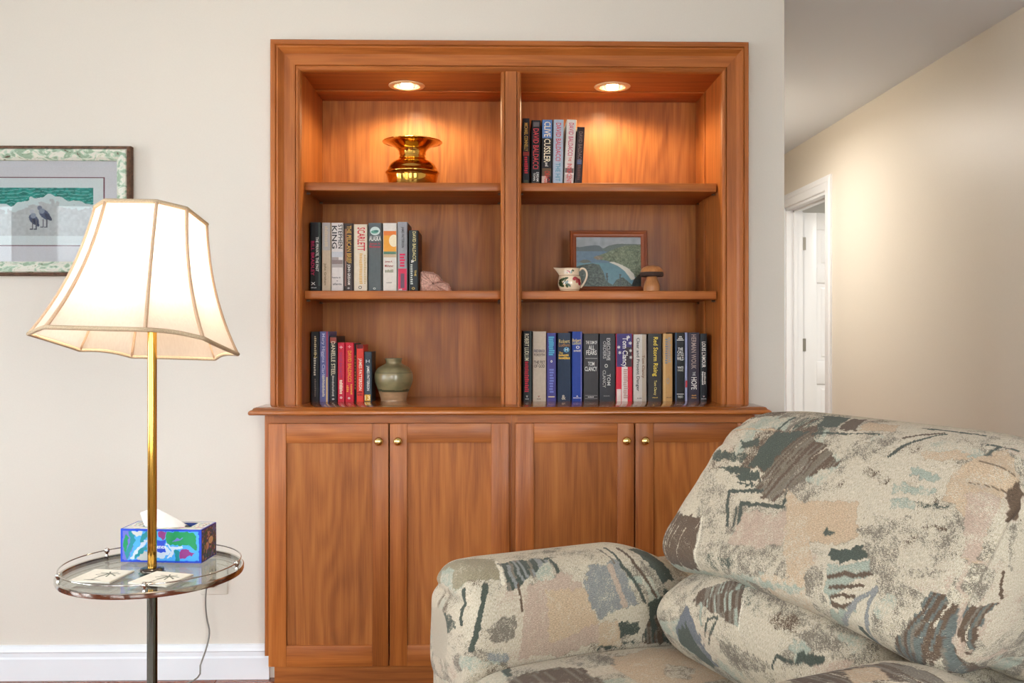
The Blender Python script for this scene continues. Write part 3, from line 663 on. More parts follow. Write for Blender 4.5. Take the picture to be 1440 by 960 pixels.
book(890.8, 909.2, 470, ZT, 'light grey hardcover with dark title running down', G, (200, 192, 182), Y=Yr,
     texts=[('Clear and Present Danger', 'v', .32, .55, .3, .8, (34, 40, 46)), ('Tom Clancy', 'v', .72, .52, .26, .34, (110, 66, 44)), ('~6', 'h', .45, .045, .35, .014, K)], bands=[(.0, 1.0, (176, 160, 140), .66, 1.0)])
book(911.4, 930.8, 469, ZT, 'black hardcover with bold yellow title running down', G, (52, 48, 46), Y=Yr,
     texts=[('Red Storm Rising', 'v', .5, .66, .42, .58, (226, 196, 70)), ('Tom Clancy', 'v', .5, .2, .24, .22, (222, 200, 120)), ('~6', 'h', .5, .055, .4, .014, GOLD)])
book(932.4, 945.8, 469, ZT, 'tan hardcover with grey-blue title', G, (188, 146, 92), Y=Yr, gloss=False,
     texts=[('~11', 'v', .66, .76, .3, .38, (150, 150, 146)), ('~11', 'v', .36, .74, .3, .38, (120, 130, 140)), ('O', 'h', .5, .3, .34, .09, (150, 146, 136)), ('~6', 'h', .6, .055, .5, .015, (80, 60, 40))], bands=[(.0, 1.0, (204, 166, 112), .0, .25)])
book(949, 962.8, 467.4, ZT, 'black hardcover with stacked cream title block and blue edge', G, (30, 30, 30), Y=Yr,
     texts=[('THE', 'h', .56, .76, .5, .04, WH), ('CALL', 'h', .56, .715, .64, .04, WH), ('OF THE', 'h', .56, .67, .66, .03, WH), ('WILD', 'h', .56, .62, .7, .05, WH), ('WHITE', 'h', .56, .49, .6, .035, WH), ('FANG', 'h', .56, .45, .55, .03, (200, 196, 180)), ('~3', 'h', .56, .94, .3, .02, WH), ('~5', 'h', .56, .915, .5, .02, WH), ("Reader's", 'h', .56, .075, .5, .02, WH), ('Digest', 'h', .56, .055, .5, .015, WH)],
     bands=[(.0, 1.0, (56, 84, 120), .08, .16), (.885, .895, WH, .2, .95), (.10, .108, WH, .2, .95)])
book(963.4, 966.8, 467.4, ZT, 'thin lavender-white book with a red foot, squeezed between two black ones', G, (166, 172, 206), Y=Yr+.004, bands=[(.2, .30, (196, 70, 80))])
book(967.6, 984, 467.4, ZT, 'dark plum hardcover with thin silver author name and white title', G, (50, 42, 54), Y=Yr,
     texts=[('HERMAN WOUK', 'v', .48, .72, .42, .5, (170, 150, 140)), ('THE', 'v', .5, .40, .24, .06, (200, 196, 190)), ('HOPE', 'v', .5, .26, .48, .18, WH), ('~6', 'h', .5, .085, .4, .02, (190, 140, 80)), ('~5', 'h', .5, .05, .45, .02, (190, 140, 80))])
book(984.6, 994.6, 469, ZT, 'narrow black hardcover with bold white author name, last by the side panel', G, (28, 30, 34), Y=Yr,
     texts=[("LOUIS L'AMOUR", 'v', .5, .69, .55, .38, WH), ('~12', 'v', .66, .34, .26, .18, (226, 222, 214)), ('~11', 'v', .34, .34, .26, .2, (226, 222, 214)), ('v', 'h', .5, .07, .3, .025, WH), ('~6', 'h', .5, .035, .7, .012, WH)], bands=[(.0, 1.0, (70, 84, 84), .04, .12)])
# emblem on the slate book: oval with mountains; sun on the white book (flat print on the spine)
def disc(parent, cx, cz, rx, rz, c, y, x0=None, x1=None, n=28, name='spine_print'):
    pts = [(cx+rx*math.cos(2*PI*i/n), y, cz+rz*math.sin(2*PI*i/n)) for i in range(n)]
    if x1 is not None: pts = [(min(p[0], x1), p[1], p[2]) for p in pts]
    me = bpy.data.meshes.new(name); me.from_pydata(pts, [], [tuple(range(n))]); return link(name, me, ink(c), parent)
def cover_of(bk): return [c for c in bk.children if c.name.startswith('cover')][0]
cv = cover_of(b6); hb = .2425
disc(cv, 0, hb*.875, .0175, hb*.062, (206, 220, 214), -.0016); disc(cv, -.002, hb*.862, .0125, hb*.024, (104, 160, 140), -.0019); disc(cv, .004, hb*.875, .009, hb*.014, (66, 120, 110), -.0022)
for o in list(scene.objects):
    if o.get('label', '').startswith('white hardcover with orange panel'):
        disc(cover_of(o), .014, hb*.735, .017, hb*.088, (242, 226, 190), -.0021, x1=.0225)
# ================================================================== PAINTING HELPERS (flat print and glaze decoration)
def in_poly(U, V, poly):
    poly = np.asarray(poly, float); ins = np.zeros(U.shape, bool); n = len(poly)
    lo, hi = poly.min(0), poly.max(0)
    box_ = (U >= lo[0]) & (U <= hi[0]) & (V >= lo[1]) & (V <= hi[1])
    if not box_.any(): return ins
    u = U[box_]; v = V[box_]; r = np.zeros(u.shape, bool)
    for i in range(n):
        x0, y0 = poly[i]; x1, y1 = poly[(i+1) % n]
        c = ((y0 > v) != (y1 > v)) & (u < (x1-x0)*(v-y0)/((y1-y0) if y1 != y0 else 1e-12)+x0)
        r ^= c
    ins[box_] = r; return ins
def near_line(U, V, pts, wd):
    m = np.zeros(U.shape, bool)
    for (x0, y0), (x1, y1) in zip(pts[:-1], pts[1:]):
        dx, dy = x1-x0, y1-y0; L2 = dx*dx+dy*dy+1e-12
        t = np.clip(((U-x0)*dx+(V-y0)*dy)/L2, 0, 1)
        m |= (U-x0-t*dx)**2+(V-y0-t*dy)**2 < (wd/2)**2
    return m
def smooth_noise(shape, cell, seed):
    rs = np.random.RandomState(seed); nx = max(2, int(shape[0]/cell)+3); ny = max(2, int(shape[1]/cell)+3)
    g = rs.rand(nx, ny); x = np.linspace(0, nx-1.001, shape[0]); y = np.linspace(0, ny-1.001, shape[1])
    i = x.astype(int); j = y.astype(int); fx = (x-i)[:, None]; fy = (y-j)[None, :]
    fx = fx*fx*(3-2*fx); fy = fy*fy*(3-2*fy)
    return g[i][:, j]*(1-fx)*(1-fy)+g[i+1][:, j]*fx*(1-fy)+g[i][:, j+1]*(1-fx)*fy+g[i+1][:, j+1]*fx*fy
def painted_plane(name, mat, parent, o, ex, ey, nx, ny, fn):
    """o: corner, ex/ey: edge vectors; fn(U,V) -> sRGB colours, U,V in 0..1"""
    u = np.linspace(0, 1, nx); v = np.linspace(0, 1, ny); U, V = np.meshgrid(u, v, indexing='ij')
    o = np.asarray(o, float); P = o+U[..., None]*np.asarray(ex, float)+V[..., None]*np.asarray(ey, float)
    return link(name, grid_mesh(name, P, lin(fn(U, V))), mat, parent)

# ================================================================== THINGS ON THE SHELVES
# brass spittoon
sc = PY(580, 250, .175)
sp = empty('brass_spittoon', (sc[0], .175, S1)); tag(sp, 'polished brass spittoon with flared rim on the top shelf', 'spittoon')
MB().lathe([(.0001, .004), (.074, .004), (.078, .001), (.082, .004), (.085, .012), (.0905, .040), (.0925, .052), (.096, .054), (.0975, .057), (.096, .060), (.092, .062), (.089, .072), (.080, .087), (.066, .098), (.052, .105)], n=64, cap=False).build('bowl', brass, sp, smooth=True)
MB().lathe([(.052, .105), (.050, .108), (.050, .111), (.0475, .112), (.046, .117), (.0465, .124), (.049, .124), (.049, .127)], n=64, cap=False).build('collar', brass, sp, smooth='auto')
MB().lathe([(.0475, .127), (.049, .134), (.055, .144), (.068, .155), (.086, .164), (.101, .1695), (.106, .1695), (.1075, .168), (.106, .166), (.101, .1675), (.086, .162), (.067, .1525), (.053, .141), (.0465, .13)], n=64, cap=False).build('flared_rim', brass, sp, smooth=True)
# pink stone
def stone():
    n, m = 40, 24
    rs = np.random.RandomState(5)
    a0 = XA(588.3, .12)+.0065; a1 = XA(635.5, .12); W = a1-a0; H = ZA(600, 381.5, .12)-S2
    out = [(0, 0), (0.0, .55), (.03, .96), (.10, 1.0), (.2, .98), (.36, .96), (.5, .86), (.62, .72), (.7, .52), (.76, .46), (.88, .4), (.95, .2), (1.0, 0), (.8, 0), (.6, 0), (.4, 0), (.2, 0)]
    pts = []
    for i in range(len(out)):
        p, q = np.array(out[i]), np.array(out[(i+1) % len(out)])
        for t in np.arange(4)/4: pts.append(p*(1-t)+q*t)
    pts = np.array(pts); c = np.array([.42, .38])
    rings = []
    for k in range(13):
        t = k/12; y = -.034+.068*t; s = .30+.70*(math.sin(PI*(.12+.76*t)))**.5 if 0 < k < 12 else .05
        q = c+(pts-c)*s
        jit = rs.randn(len(pts), 2)*.018*(1 if 0 < k < 12 else .1)
        q = q+jit; q[:, 1] = np.maximum(q[:, 1], 0); q[:, 0] = np.maximum(q[:, 0], 0)
        if s > .5: q[pts[:, 1] <= 0, 1] = 0
        rings.append(np.stack([q[:, 0]*W, np.full(len(pts), y)+rs.randn(len(pts))*.0015, q[:, 1]*H], 1))
    P = np.stack(rings)
    t = link('pink_stone', grid_mesh('pink_stone', P, wrap_v=True), pmat('pink_quartz', (194, 148, 130), .6, vary=.35, bump=1.0, scale=240), None)
    t.location = (a0, .12, S2); t.data.shade_flat()
    tag(t, 'rough pink quartz stone leaning against the books on the middle shelf', 'stone')
stone()
# stoneware jar
jc = PY(553.6, 559, .165)
def lathe_grid(prof, n, cols=None):
    p = np.asarray(prof, float); a = np.linspace(0, 2*PI, n+1); A, K_ = np.meshgrid(a, np.arange(len(p)), indexing='ij')
    P = np.stack([p[K_, 0]*np.cos(A), p[K_, 0]*np.sin(A), p[K_, 1]], -1); return P, A, p[K_, 1]
def spline(pts, n, closed=False):
    P = np.asarray(pts, float); m = len(P); out = []
    seg = m if closed else m-1
    for i in range(seg):
        if closed: p0, p1, p2, p3 = P[(i-1) % m], P[i], P[(i+1) % m], P[(i+2) % m]
        else: p0, p1, p2, p3 = P[max(i-1, 0)], P[i], P[i+1], P[min(i+2, m-1)]
        for t in np.arange(24)/24.0:
            out.append(.5*((2*p1)+(-p0+p2)*t+(2*p0-5*p1+4*p2-p3)*t*t+(-p0+3*p1-3*p2+p3)*t**3))
    out.append(P[0] if closed else P[-1]); out = np.array(out)
    L = np.concatenate([[0], np.cumsum(np.linalg.norm(np.diff(out, axis=0), axis=1))])
    s = np.linspace(0, L[-1], n+1 if closed else n)
    if closed: s = s[:-1]
    return np.stack([np.interp(s, L, out[:, k]) for k in range(out.shape[1])], 1), s
jz = (ZA(554, 504, .165)-ZT)/.147
pr, _ = spline([(.0001, .001), (.043, .0), (.045, .003), (.050, .022), (.058, .042), (.0665, .064), (.0685, .082), (.066, .098), (.056, .114), (.042, .123), (.031, .128), (.0275, .133), (.0285, .141), (.031, .147), (.0285, .148), (.026, .143), (.0245, .130), (.03, .118), (.0001, .115)], 130)
pr[:, 1] *= jz
P, A, Z = lathe_grid(pr, 96)
nz = smooth_noise(A.shape, 9, 4); nz2 = smooth_noise(A.shape, 3, 8)
g1 = np.array([112, 106, 74.]); g2 = np.array([150, 134, 98.]); clay = np.array([176, 140, 104.])
c = g1+(g2-g1)*np.clip(nz*1.1+.25*nz2-.1, 0, 1)[..., None]
c = np.where((Z < .032*jz+.004*nz)[..., None], clay*(.94+.1*nz2[..., None]), c)
c = np.where(((Z > .030*jz+.004*nz) & (Z < .038*jz+.004*nz))[..., None], np.array([70, 68, 44.]), c)
c = np.where((np.abs(Z/jz-.098-.002*nz) < .0012)[..., None], np.array([84, 80, 54.]), c)
jar = link('stoneware_jar', grid_mesh('stoneware_jar', P, lin(c)), print_mat('olive_glaze', .28, .4)); jar.location = (jc[0], .165, ZT)
tag(jar, 'olive-glazed round stoneware jar with bare clay foot on the worktop', 'jar')
# painted cream pitcher
pc = PY(801, 405, .085)
pi_ = empty('cream_pitcher', (pc[0], .085, S2)); tag(pi_, 'small cream pitcher painted with red flower and green leaves', 'pitcher')
pr, _ = spline([(.0001, .002), (.030, .0), (.033, .003), (.036, .010), (.0405, .022), (.041, .036), (.0385, .050), (.0355, .055), (.034, .060), (.034, .074), (.0355, .080), (.034, .0805), (.0325, .074), (.0325, .060), (.038, .045), (.036, .015), (.0001, .006)], 110)
P, A, Z = lathe_grid(pr, 160)
# spout: pull the upper rim outwards on the -X side
ang = np.abs(((A-PI+PI) % (2*PI))-PI); 
sw = np.exp(-(ang/.42)**2)*np.clip((Z-.050)/.03, 0, 1)**1.3
P[..., 0] -= sw*.022; P[..., 1] *= 1-.35*np.exp(-(ang/.42)**2)*np.clip((Z-.055)/.025, 0, 1); P[..., 2] += sw*.003
base = np.array([232, 208, 176.])
c = np.broadcast_to(base, P.shape).copy()
S_ = np.sin(A-1.5*PI)*.038; fr = np.cos(A-1.5*PI) > 0       # x across the front
def dab(cx, cz, rx, rz, rot, col):
    global c
    dx = S_-cx; dz = Z-cz; ca, sa = math.cos(rot), math.sin(rot)
    m = fr & (((dx*ca+dz*sa)/rx)**2+((-dx*sa+dz*ca)/rz)**2 < 1); c[m] = col
gr = (52, 70, 40); gr2 = (76, 96, 84); rd = (150, 44, 54)
for q in [(-.026, .040, .010, .005, .4, gr), (-.030, .026, .006, .010, .2, gr), (-.028, .020, .008, .005, -.5, gr), (-.013, .030, .008, .004, .9, gr2), (-.006, .022, .010, .004, -.8, gr2), (-.016, .044, .009, .004, .3, gr), (-.012, .018, .006, .004, -1.0, gr), (-.020, .032, .010, .0022, 1.0, gr),
          (.018, .044, .009, .006, -.3, rd), (.026, .038, .008, .007, -.6, rd), (.012, .042, .006, .005, 0, (170, 60, 66)), (.030, .028, .005, .008, .2, rd), (.021, .034, .005, .006, .3, (176, 70, 70)),
          (-.010, .070, .004, .003, 0, rd), (-.004, .067, .004, .003, 0, (176, 80, 80)), (.004, .069, .006, .003, .5, gr), (.010, .072, .005, .003, -.4, gr), (-.012, .064, .003, .002, 0, gr), (.002, .064, .005, .002, 0, gr)]: dab(*q)
c[(np.abs(Z-.0555) < .0009)] = (150, 100, 76); c[(np.abs(Z-.006) < .001)] = (170, 130, 96)
link('body', grid_mesh('body', P, lin(c)), print_mat('cream_glaze', .15, .5), pi_)
hp, _ = spline([(.033, 0, .073), (.043, 0, .081), (.055, 0, .076), (.061, 0, .060), (.056, 0, .040), (.047, 0, .024), (.038, 0, .014)], 28)
MB().tube(hp, .0038, 10).build('handle', pmat('cream_glaze_plain', (232, 210, 180), .15, coat=.5), pi_, smooth=True)
# carved wooden mushroom
mc = PY(916.5, 407, .072)
mu = empty('wooden_mushroom', (mc[0], .072, S2)); tag(mu, 'turned wooden mushroom with bark-edged cap beside the photo frame', 'ornament')
lw = wood('turned_wood', 2, (150, 92, 50), (190, 128, 78), (214, 158, 106), rough=.4)
pr, _ = spline([(.0001, 0), (.026, 0), (.0285, .004), (.028, .018), (.024, .032), (.019, .044), (.017, .054)], 40); MB().lathe(pr, n=40).build('stem', lw, mu, smooth=True)
pr, _ = spline([(.016, .052), (.036, .052), (.040, .054), (.041, .060), (.040, .066), (.039, .068)], 16)
MB().lathe(pr, n=48, cap=False).build('bark_rim', pmat('dark_bark', (58, 36, 26), .8, vary=.3, bump=.8, scale=160), mu, smooth=True)
pr, _ = spline([(.0395, .067), (.037, .075), (.030, .083), (.018, .089), (.0001, .091)], 24); MB().lathe(pr, n=48, cap=False).build('cap', lw, mu, smooth=True)
# framed photograph of a bay
yf = .20
fx0, fx1 = XA(801.5, yf), XA(910.5, yf); fh = ZA(856, 324, yf)-S2; fw_ = fx1-fx0
fr_ = empty('photo_frame', ((fx0+fx1)/2, yf, S2)); fr_.rotation_euler = (math.radians(-4), 0, 0); tag(fr_, 'wood-framed photograph of a green bay with white beach on the middle shelf', 'photo frame')
fwood = wood('frame_wood', 0, (96, 40, 16), (140, 70, 32), (170, 92, 48)); fwoodv = wood('frame_wood_v', 2, (96, 40, 16), (140, 70, 32), (170, 92, 48))
def moulding(path_in, path_out, zs):
    pass
def frame_bars(parent, w2, h, t, prof, mh, mv, names=('frame_bar',)*4):
    """prof: (share from outer to inner edge, projection to the front). Frame stands on z=0, centred on x."""
    corners = [(-w2, 0), (w2, 0), (w2, h), (-w2, h)]; ins = [(1, 1), (-1, 1), (-1, -1), (1, -1)]
    for i in range(4):
        j = (i+1) % 4; v = []
        for k in (i, j):
            for s, d in prof: v.append((corners[k][0]+ins[k][0]*s*t, -d, corners[k][1]+ins[k][1]*s*t))
        n_ = len(prof); MB().add(v, [(q, (q+1) % n_, n_+(q+1) % n_, n_+q) for q in range(n_)]+[tuple(range(n_)), tuple(range(n_, 2*n_))]).build(names[i], (mh, mv)[i % 2], parent)
frame_bars(fr_, fw_/2, fh, .0235, [(0, 0), (0, .012), (.15, .016), (.3, .015), (.55, .010), (.8, .009), (1, .006), (1, 0)], fwood, fwoodv)
def bay(U, V):
    Vt = 1-V; c = np.zeros(U.shape+(3,)); n1 = smooth_noise(U.shape, 7, 1); n2 = smooth_noise(U.shape, 3, 2); n3 = smooth_noise(U.shape, 12, 3)
    sky = np.array([150, 150, 156.]); c[:] = sky+28*(n3[..., None]-.5)
    sea = np.array([84, 112, 138.]); m = Vt > .24; c[m] = (sea+12*(n1[..., None]-.5))[m]
    near = np.array([84, 132, 148.]); m = Vt > .52; c[m] = (near+10*(n1[..., None]-.5))[m]
    hill = np.array([84, 92, 98.]); m = in_poly(U, Vt, [(0, .20), (.06, .21), (.18, .185), (.30, .17), (.36, .18), (.42, .24), (.42, .29), (0, .29)]); c[m] = hill
    m = in_poly(U, Vt, [(.40, .25), (.50, .18), (.60, .15), (.70, .14), (1.0, .15), (1.0, .3), (.45, .3)]); c[m] = np.array([92, 100, 92.])
    gh = np.array([104, 112, 76.])+60*(n2[..., None]-.5)+26*(n1[..., None]-.5)
    m = in_poly(U, Vt, [(.28, .40), (.36, .37), (.46, .32), (.60, .24), (.75, .18), (1.0, .16), (1, .85), (.90, .80), (.82, .68), (.72, .58), (.56, .51), (.44, .47), (.33, .455)]); c[m] = gh[m]
    m = in_poly(U, Vt, [(.27, .42), (.32, .38), (.42, .40), (.40, .45), (.33, .46)]); c[m] = (np.array([136, 112, 88.])+40*(n2[..., None]-.5))[m]
    m = in_poly(U, Vt, [(.05, .50), (.12, .455), (.2, .465), (.24, .51), (.12, .53)]); c[m] = np.array([96, 94, 86.])
    m = in_poly(U, Vt, [(.50, .505), (.58, .50), (.70, .56), (.80, .63), (.88, .74), (.90, .84), (.84, .86), (.80, .78), (.74, .68), (.64, .58)]); c[m] = (np.array([214, 200, 184.])+10*(n2[..., None]-.5))[m]
    dk = np.array([74, 84, 72.])+54*(n2[..., None]-.5)
    m = in_poly(U, Vt, [(0, .60), (.1, .56), (.26, .53), (.36, .56), (.42, .70), (.46, .88), (.56, .96), (.62, .85), (.72, .80), (.80, .90), (.88, .98), (1, 1), (0, 1)]); c[m] = dk[m]
    m = in_poly(U, Vt, [(.84, .98), (.88, .85), (.95, .76), (1, .72), (1, 1)]); c[m] = (dk*.55)[m]
    m = (np.abs(U-.465-.02*n2) < .012) & (Vt > .72) & (Vt < .9) | ((np.abs(U-.665-.02*n2) < .012) & (Vt > .74)); c[m] = (70, 78, 74)
    return np.clip((c*.72+c.mean(-1, keepdims=True)*.28)*1.14, 0, 255)
painted_plane('photograph', print_mat('photo_print', .4), fr_, (-fw_/2+.021, -.004, .021), (fw_-.042, 0, 0), (0, 0, fh-.042), 190, 150, bay)
box('backing', pmat('frame_backing', (60, 46, 36), .8, vary=.1), fr_, -fw_/2+.004, fw_/2-.004, -.002, .004, .004, fh-.004)
box('glass', glass_mat('frame_glass', (252, 253, 252), .02), fr_, -fw_/2+.021, fw_/2-.021, -.0065, -.0055, .021, fh-.021)
MB().prism([(-.03, .004, fh*.7), (.03, .004, fh*.7), (.045, .055, .012), (-.045, .055, .012)], (0, .003, 0)).build('easel_leg', pmat('frame_backing', (60, 46, 36)), fr_)

# ================================================================== WALL PICTURE
yp = -.03
gx1, gx0 = XA(183, yp), XA(-143, yp); gz1, gz0 = ZA(90, 204.5, yp), ZA(90, 387.5, yp)
gw, gh_ = gx1-gx0, gz1-gz0
gp = empty('framed_print', ((gx0+gx1)/2, -.002, gz0)); tag(gp, 'framed seashore print of two gulls in distressed green and white frame', 'picture')
def distressed():
    m = bpy.data.materials.new('distressed_paint'); m.use_nodes = True; nt = m.node_tree; N = nt.nodes.new; L = nt.links.new; b = bsdf(m)
    tc = N('ShaderNodeTexCoord'); n1 = N('ShaderNodeTexNoise'); n1.inputs['Scale'].default_value = 42; n1.inputs['Detail'].default_value = 6; n1.inputs['Distortion'].default_value = 1.2
    mp = N('ShaderNodeMapping'); mp.inputs['Scale'].default_value = (.6, 1, 1); L(tc.outputs['Object'], mp.inputs['Vector']); L(mp.outputs[0], n1.inputs['Vector'])
    r = N('ShaderNodeValToRGB'); cr = r.color_ramp; cr.interpolation = 'CONSTANT'
    cr.elements[0].position = 0; cr.elements[0].color = rgba((96, 82, 64)); cr.elements[1].position = .33; cr.elements[1].color = rgba((150, 172, 146))
    for p_, c_ in ((.44, (186, 204, 182)), (.5, (222, 220, 206)), (.62, (196, 204, 178)), (.68, (110, 98, 74))): e = cr.elements.new(p_); e.color = rgba(c_)
    L(n1.outputs['Fac'], r.inputs['Fac']); L(r.outputs['Color'], b.inputs['Base Color']); b.inputs['Roughness'].default_value = .7
    bp = N('ShaderNodeBump'); bp.inputs['Strength'].default_value = .5; bp.inputs['Distance'].default_value = .003; L(n1.outputs['Fac'], bp.inputs['Height']); L(bp.outputs[0], b.inputs['Normal'])
    return m
dm = distressed(); bark = pmat('rough_brown_wood', (98, 70, 52), .85, vary=.5, bump=.8, scale=90)
frame_bars(gp, gw/2, gh_, .048, [(.22, 0), (.22, .026), (.3, .032), (.45, .033), (.8, .026), (1, .018), (1, 0)], dm, dm)
frame_bars(gp, gw/2, gh_, .0105, [(0, 0), (0, .022), (.4, .028), (1, .030), (1, 0)], bark, bark, ('frame_edge',)*4)
mx = (XA(162, yp)-XA(183, yp)); 
def sea(U, V):
    # whole mat board: U across, V up, in photo pixels
    X = -122+U*284; Yp = 372-V*151; c = np.zeros(U.shape+(3,)); n1 = smooth_noise(U.shape, 5, 11); n2 = smooth_noise(U.shape, 14, 12)
    c[:] = (230, 222, 222)
    m = (X > -102) & (X < 142.5) & (Yp > 245.5) & (Yp < 348.5); c[m] = (120, 60, 70)
    m = (X > -101) & (X < 140.8) & (Yp > 247.2) & (Yp < 346.8); c[m] = (232, 234, 230)
    im = (X > -86) & (X < 126.5) & (Yp > 261) & (Yp < 333)
    wl = 281+6*np.sin(X*.06+1)+7*n2-4*np.sin(X*.021)
    sd_ = np.array([206, 204, 200.])+18*(n1[..., None]-.5); c[im] = sd_[im]
    m = im & (Yp < wl); c[m] = (np.array([34, 140, 126.])+60*(n1[..., None]-.5)*np.array([.6, 1, 1])-20*(n2[..., None]-.5))[m]
    m = im & (Yp > wl-3) & (Yp < wl+9*n1+2); c[m] = (222, 230, 226)
    m = im & (Yp < wl-4) & (np.sin(Yp*1.3+X*.05+5*n2) > .93); c[m] = (150, 206, 196)
    bird = (84, 92, 118)
    def ell(cx, cy, rx, ry, ro, col):
        dx = X-cx; dy = Yp-cy; ca, sa = math.cos(ro), math.sin(ro); q = im & (((dx*ca+dy*sa)/rx)**2+((-dx*sa+dy*ca)/ry)**2 < 1); c[q] = col
    ell(43, 309, 9, 5.6, .9, bird); ell(40, 297, 3.4, 3.4, 0, (200, 200, 204)); ell(46, 313, 7, 3, 1.0, (60, 66, 88)); ell(42, 303, 4, 4, 0, (150, 156, 170))
    ell(58, 301, 10, 5.6, .8, bird); ell(51, 291.5, 3.4, 3.4, 0, (130, 134, 150)); ell(63, 305, 7, 3, .8, (60, 66, 88)); ell(54, 296, 4, 4, 0, (150, 156, 170))
    for x0 in (41, 46, 56, 61):
        m = im & (np.abs(X-x0) < .8) & (Yp > 308) & (Yp < (323 if x0 < 50 else 320)); c[m] = (96, 92, 100)
        m = im & (np.abs(Yp-(323 if x0 < 50 else 320)) < .8) & (np.abs(X-x0+1.5) < 2.4); c[m] = (96, 92, 100)
    return np.clip(c, 0, 255)
t_ = .0468
painted_plane('print', print_mat('art_paper', .8), gp, (-gw/2+t_, -.008, t_), (gw-2*t_, 0, 0), (0, 0, gh_-2*t_), 420, 220, sea)
box('backing', pmat('frame_backing', (60, 46, 36)), gp, -gw/2+.014, gw/2-.014, -.006, 0, .014, gh_-.014)
box('glass', glass_mat('picture_glass', (250, 252, 253), .022), gp, -gw/2+t_, gw/2-t_, -.0125, -.0115, t_, gh_-t_)

# ================================================================== WALL OUTLET, PLUG AND CORD
ox0, ox1, oz0 = XA(281.8, -.006), XA(320, -.006), ZA(300, 836, -.006); oz1 = oz0+.125; oc = (ox0+ox1)/2
ou = empty('wall_outlet', (oc, 0, (oz0+oz1)/2)); tag(ou, 'ivory duplex wall outlet with oversize plate beside the cabinet', 'outlet')
ivory = pmat('ivory_plastic', (226, 220, 206), .35, vary=.02)
box('cover_plate', ivory, ou, -(ox1-ox0)/2, (ox1-ox0)/2, -.006, 0, -.0625, .0625, bevel=.003)
for s in (.020, -.020):
    r_ = MB().lathe([(.0001, 0), (.017, 0), (.017, .002), (.0001, .002)], n=28, cap=False).build('receptacle', pmat('beige_plastic', (206, 196, 176), .4, vary=.02), ou)
    r_.rotation_euler = (PI/2, 0, 0); r_.location = (0, -.006, s)
    for dx in (-.006, .006): box('slot', pmat('slot_dark', (40, 36, 32), .6, vary=.1), r_, dx-.0012, dx+.0012, -.002, .006, .0, .0022)
pl = empty('power_plug', (oc-.002, -.0085, (oz0+oz1)/2-.020)); tag(pl, 'clear-brown lamp plug with grey cord running down from the wall outlet', 'plug')
plug_m = pmat('plug_plastic', (140, 122, 96), .4, vary=.1); cord_m = pmat('grey_cord', (128, 122, 114), .5, vary=.05)
MB().box(-.011, .011, -.022, 0, -.012, .012).build('plug_body', plug_m, pl, bevel=.004)
LX, LY = -.8021, -.9546
def W2(p): return (p[0]-pl.location.x, p[1]-pl.location.y, p[2]-pl.location.z)
cps = [PY(291.5, 824, -.026), PY(289.5, 832, -.034), PY(289, 850, -.036), PY(291, 870, -.034), PY(294.5, 888, -.034), PY(291, 908, -.05), PY(282, 934, -.09), PY(273, 956, -.12), np.array([-1.12, -.24, .006]), np.array([-1.10, -.5, .006]), np.array([-.98, -.78, .006]), np.array([LX-.1, LY+.12, .006])]
cp_, _ = spline([W2(p) for p in cps], 90); MB().tube(cp_, .0028, 8).build('cord', cord_m, pl, smooth=True)

# ================================================================== FLOOR LAMP WITH TRAY
ZTR = .612
lamp = empty('floor_lamp', (LX, LY, 0)); tag(lamp, 'brass floor lamp with panelled bell shade and round glass tray', 'floor lamp')
MB().lathe([(.0001, 0), (.135, 0), (.137, .006), (.13, .014), (.06, .022), (.03, .034), (.018, .05), (.0001, .05)], n=56, cap=False).build('base', gunmetal, lamp, smooth='auto')
MB().lathe([(.0001, .045), (.0118, .045), (.0118, ZTR-.012), (.0001, ZTR-.012)], n=32, cap=False).build('lower_pole', gunmetal, lamp, smooth='auto')
MB().lathe([(.0001, ZTR+.004), (.0105, ZTR+.004), (.0105, 1.20), (.0001, 1.20)], n=32, cap=False).build('upper_pole', brass, lamp, smooth='auto')
MB().lathe([(.0001, -.012), (.030, -.012), (.030, -.004), (.0118, -.004)], (0, 0, ZTR), 32, cap=False).build('lower_collar', chrome, lamp, smooth='auto')
MB().lathe([(.0106, .009), (.020, .009), (.026, .006), (.027, .002), (.0106, .002)], (0, 0, ZTR), 40, cap=False).build('collar', pmat('bronze_collar', (92, 84, 76), .2, 1.0, vary=.05), lamp, smooth='auto')
TR = .203
tg = glass_mat('tray_glass', (232, 234, 231), .018)
gl = MB().lathe([(.0001, -.004), (TR-.003, -.004), (TR-.003, .002), (.0001, .002)], (0, 0, ZTR), 96, cap=False).build('tray_glass', tg, lamp)
def ring(r, z, n=96): return [(r*math.cos(2*PI*i/n), r*math.sin(2*PI*i/n), z) for i in range(n)]
MB().lathe([(TR-.003, -.007), (TR+.002, -.008), (TR+.0035, -.004), (TR+.0035, .003), (TR+.001, .005), (TR-.003, .004), (TR-.003, -.007)], (0, 0, ZTR), 96, cap=False).build('tray_rim', chrome, lamp, smooth='auto')
MB().tube(ring(TR-.004, ZTR+.020), .0016, 8, closed=True).build('gallery_rail', chrome, lamp, smooth=True)
for a in (286, 214, 142, 70, 358):
    x, y = (TR-.004)*math.cos(math.radians(a)), (TR-.004)*math.sin(math.radians(a))
    MB().lathe([(.004, .004), (.0045, .006), (.003, .008), (.003, .012), (.0055, .015), (.0066, .019), (.0055, .023), (.003, .025), (.0001, .0255)], (x, y, ZTR), 20, cap=False).build('rail_post', chrome, lamp, smooth=True)
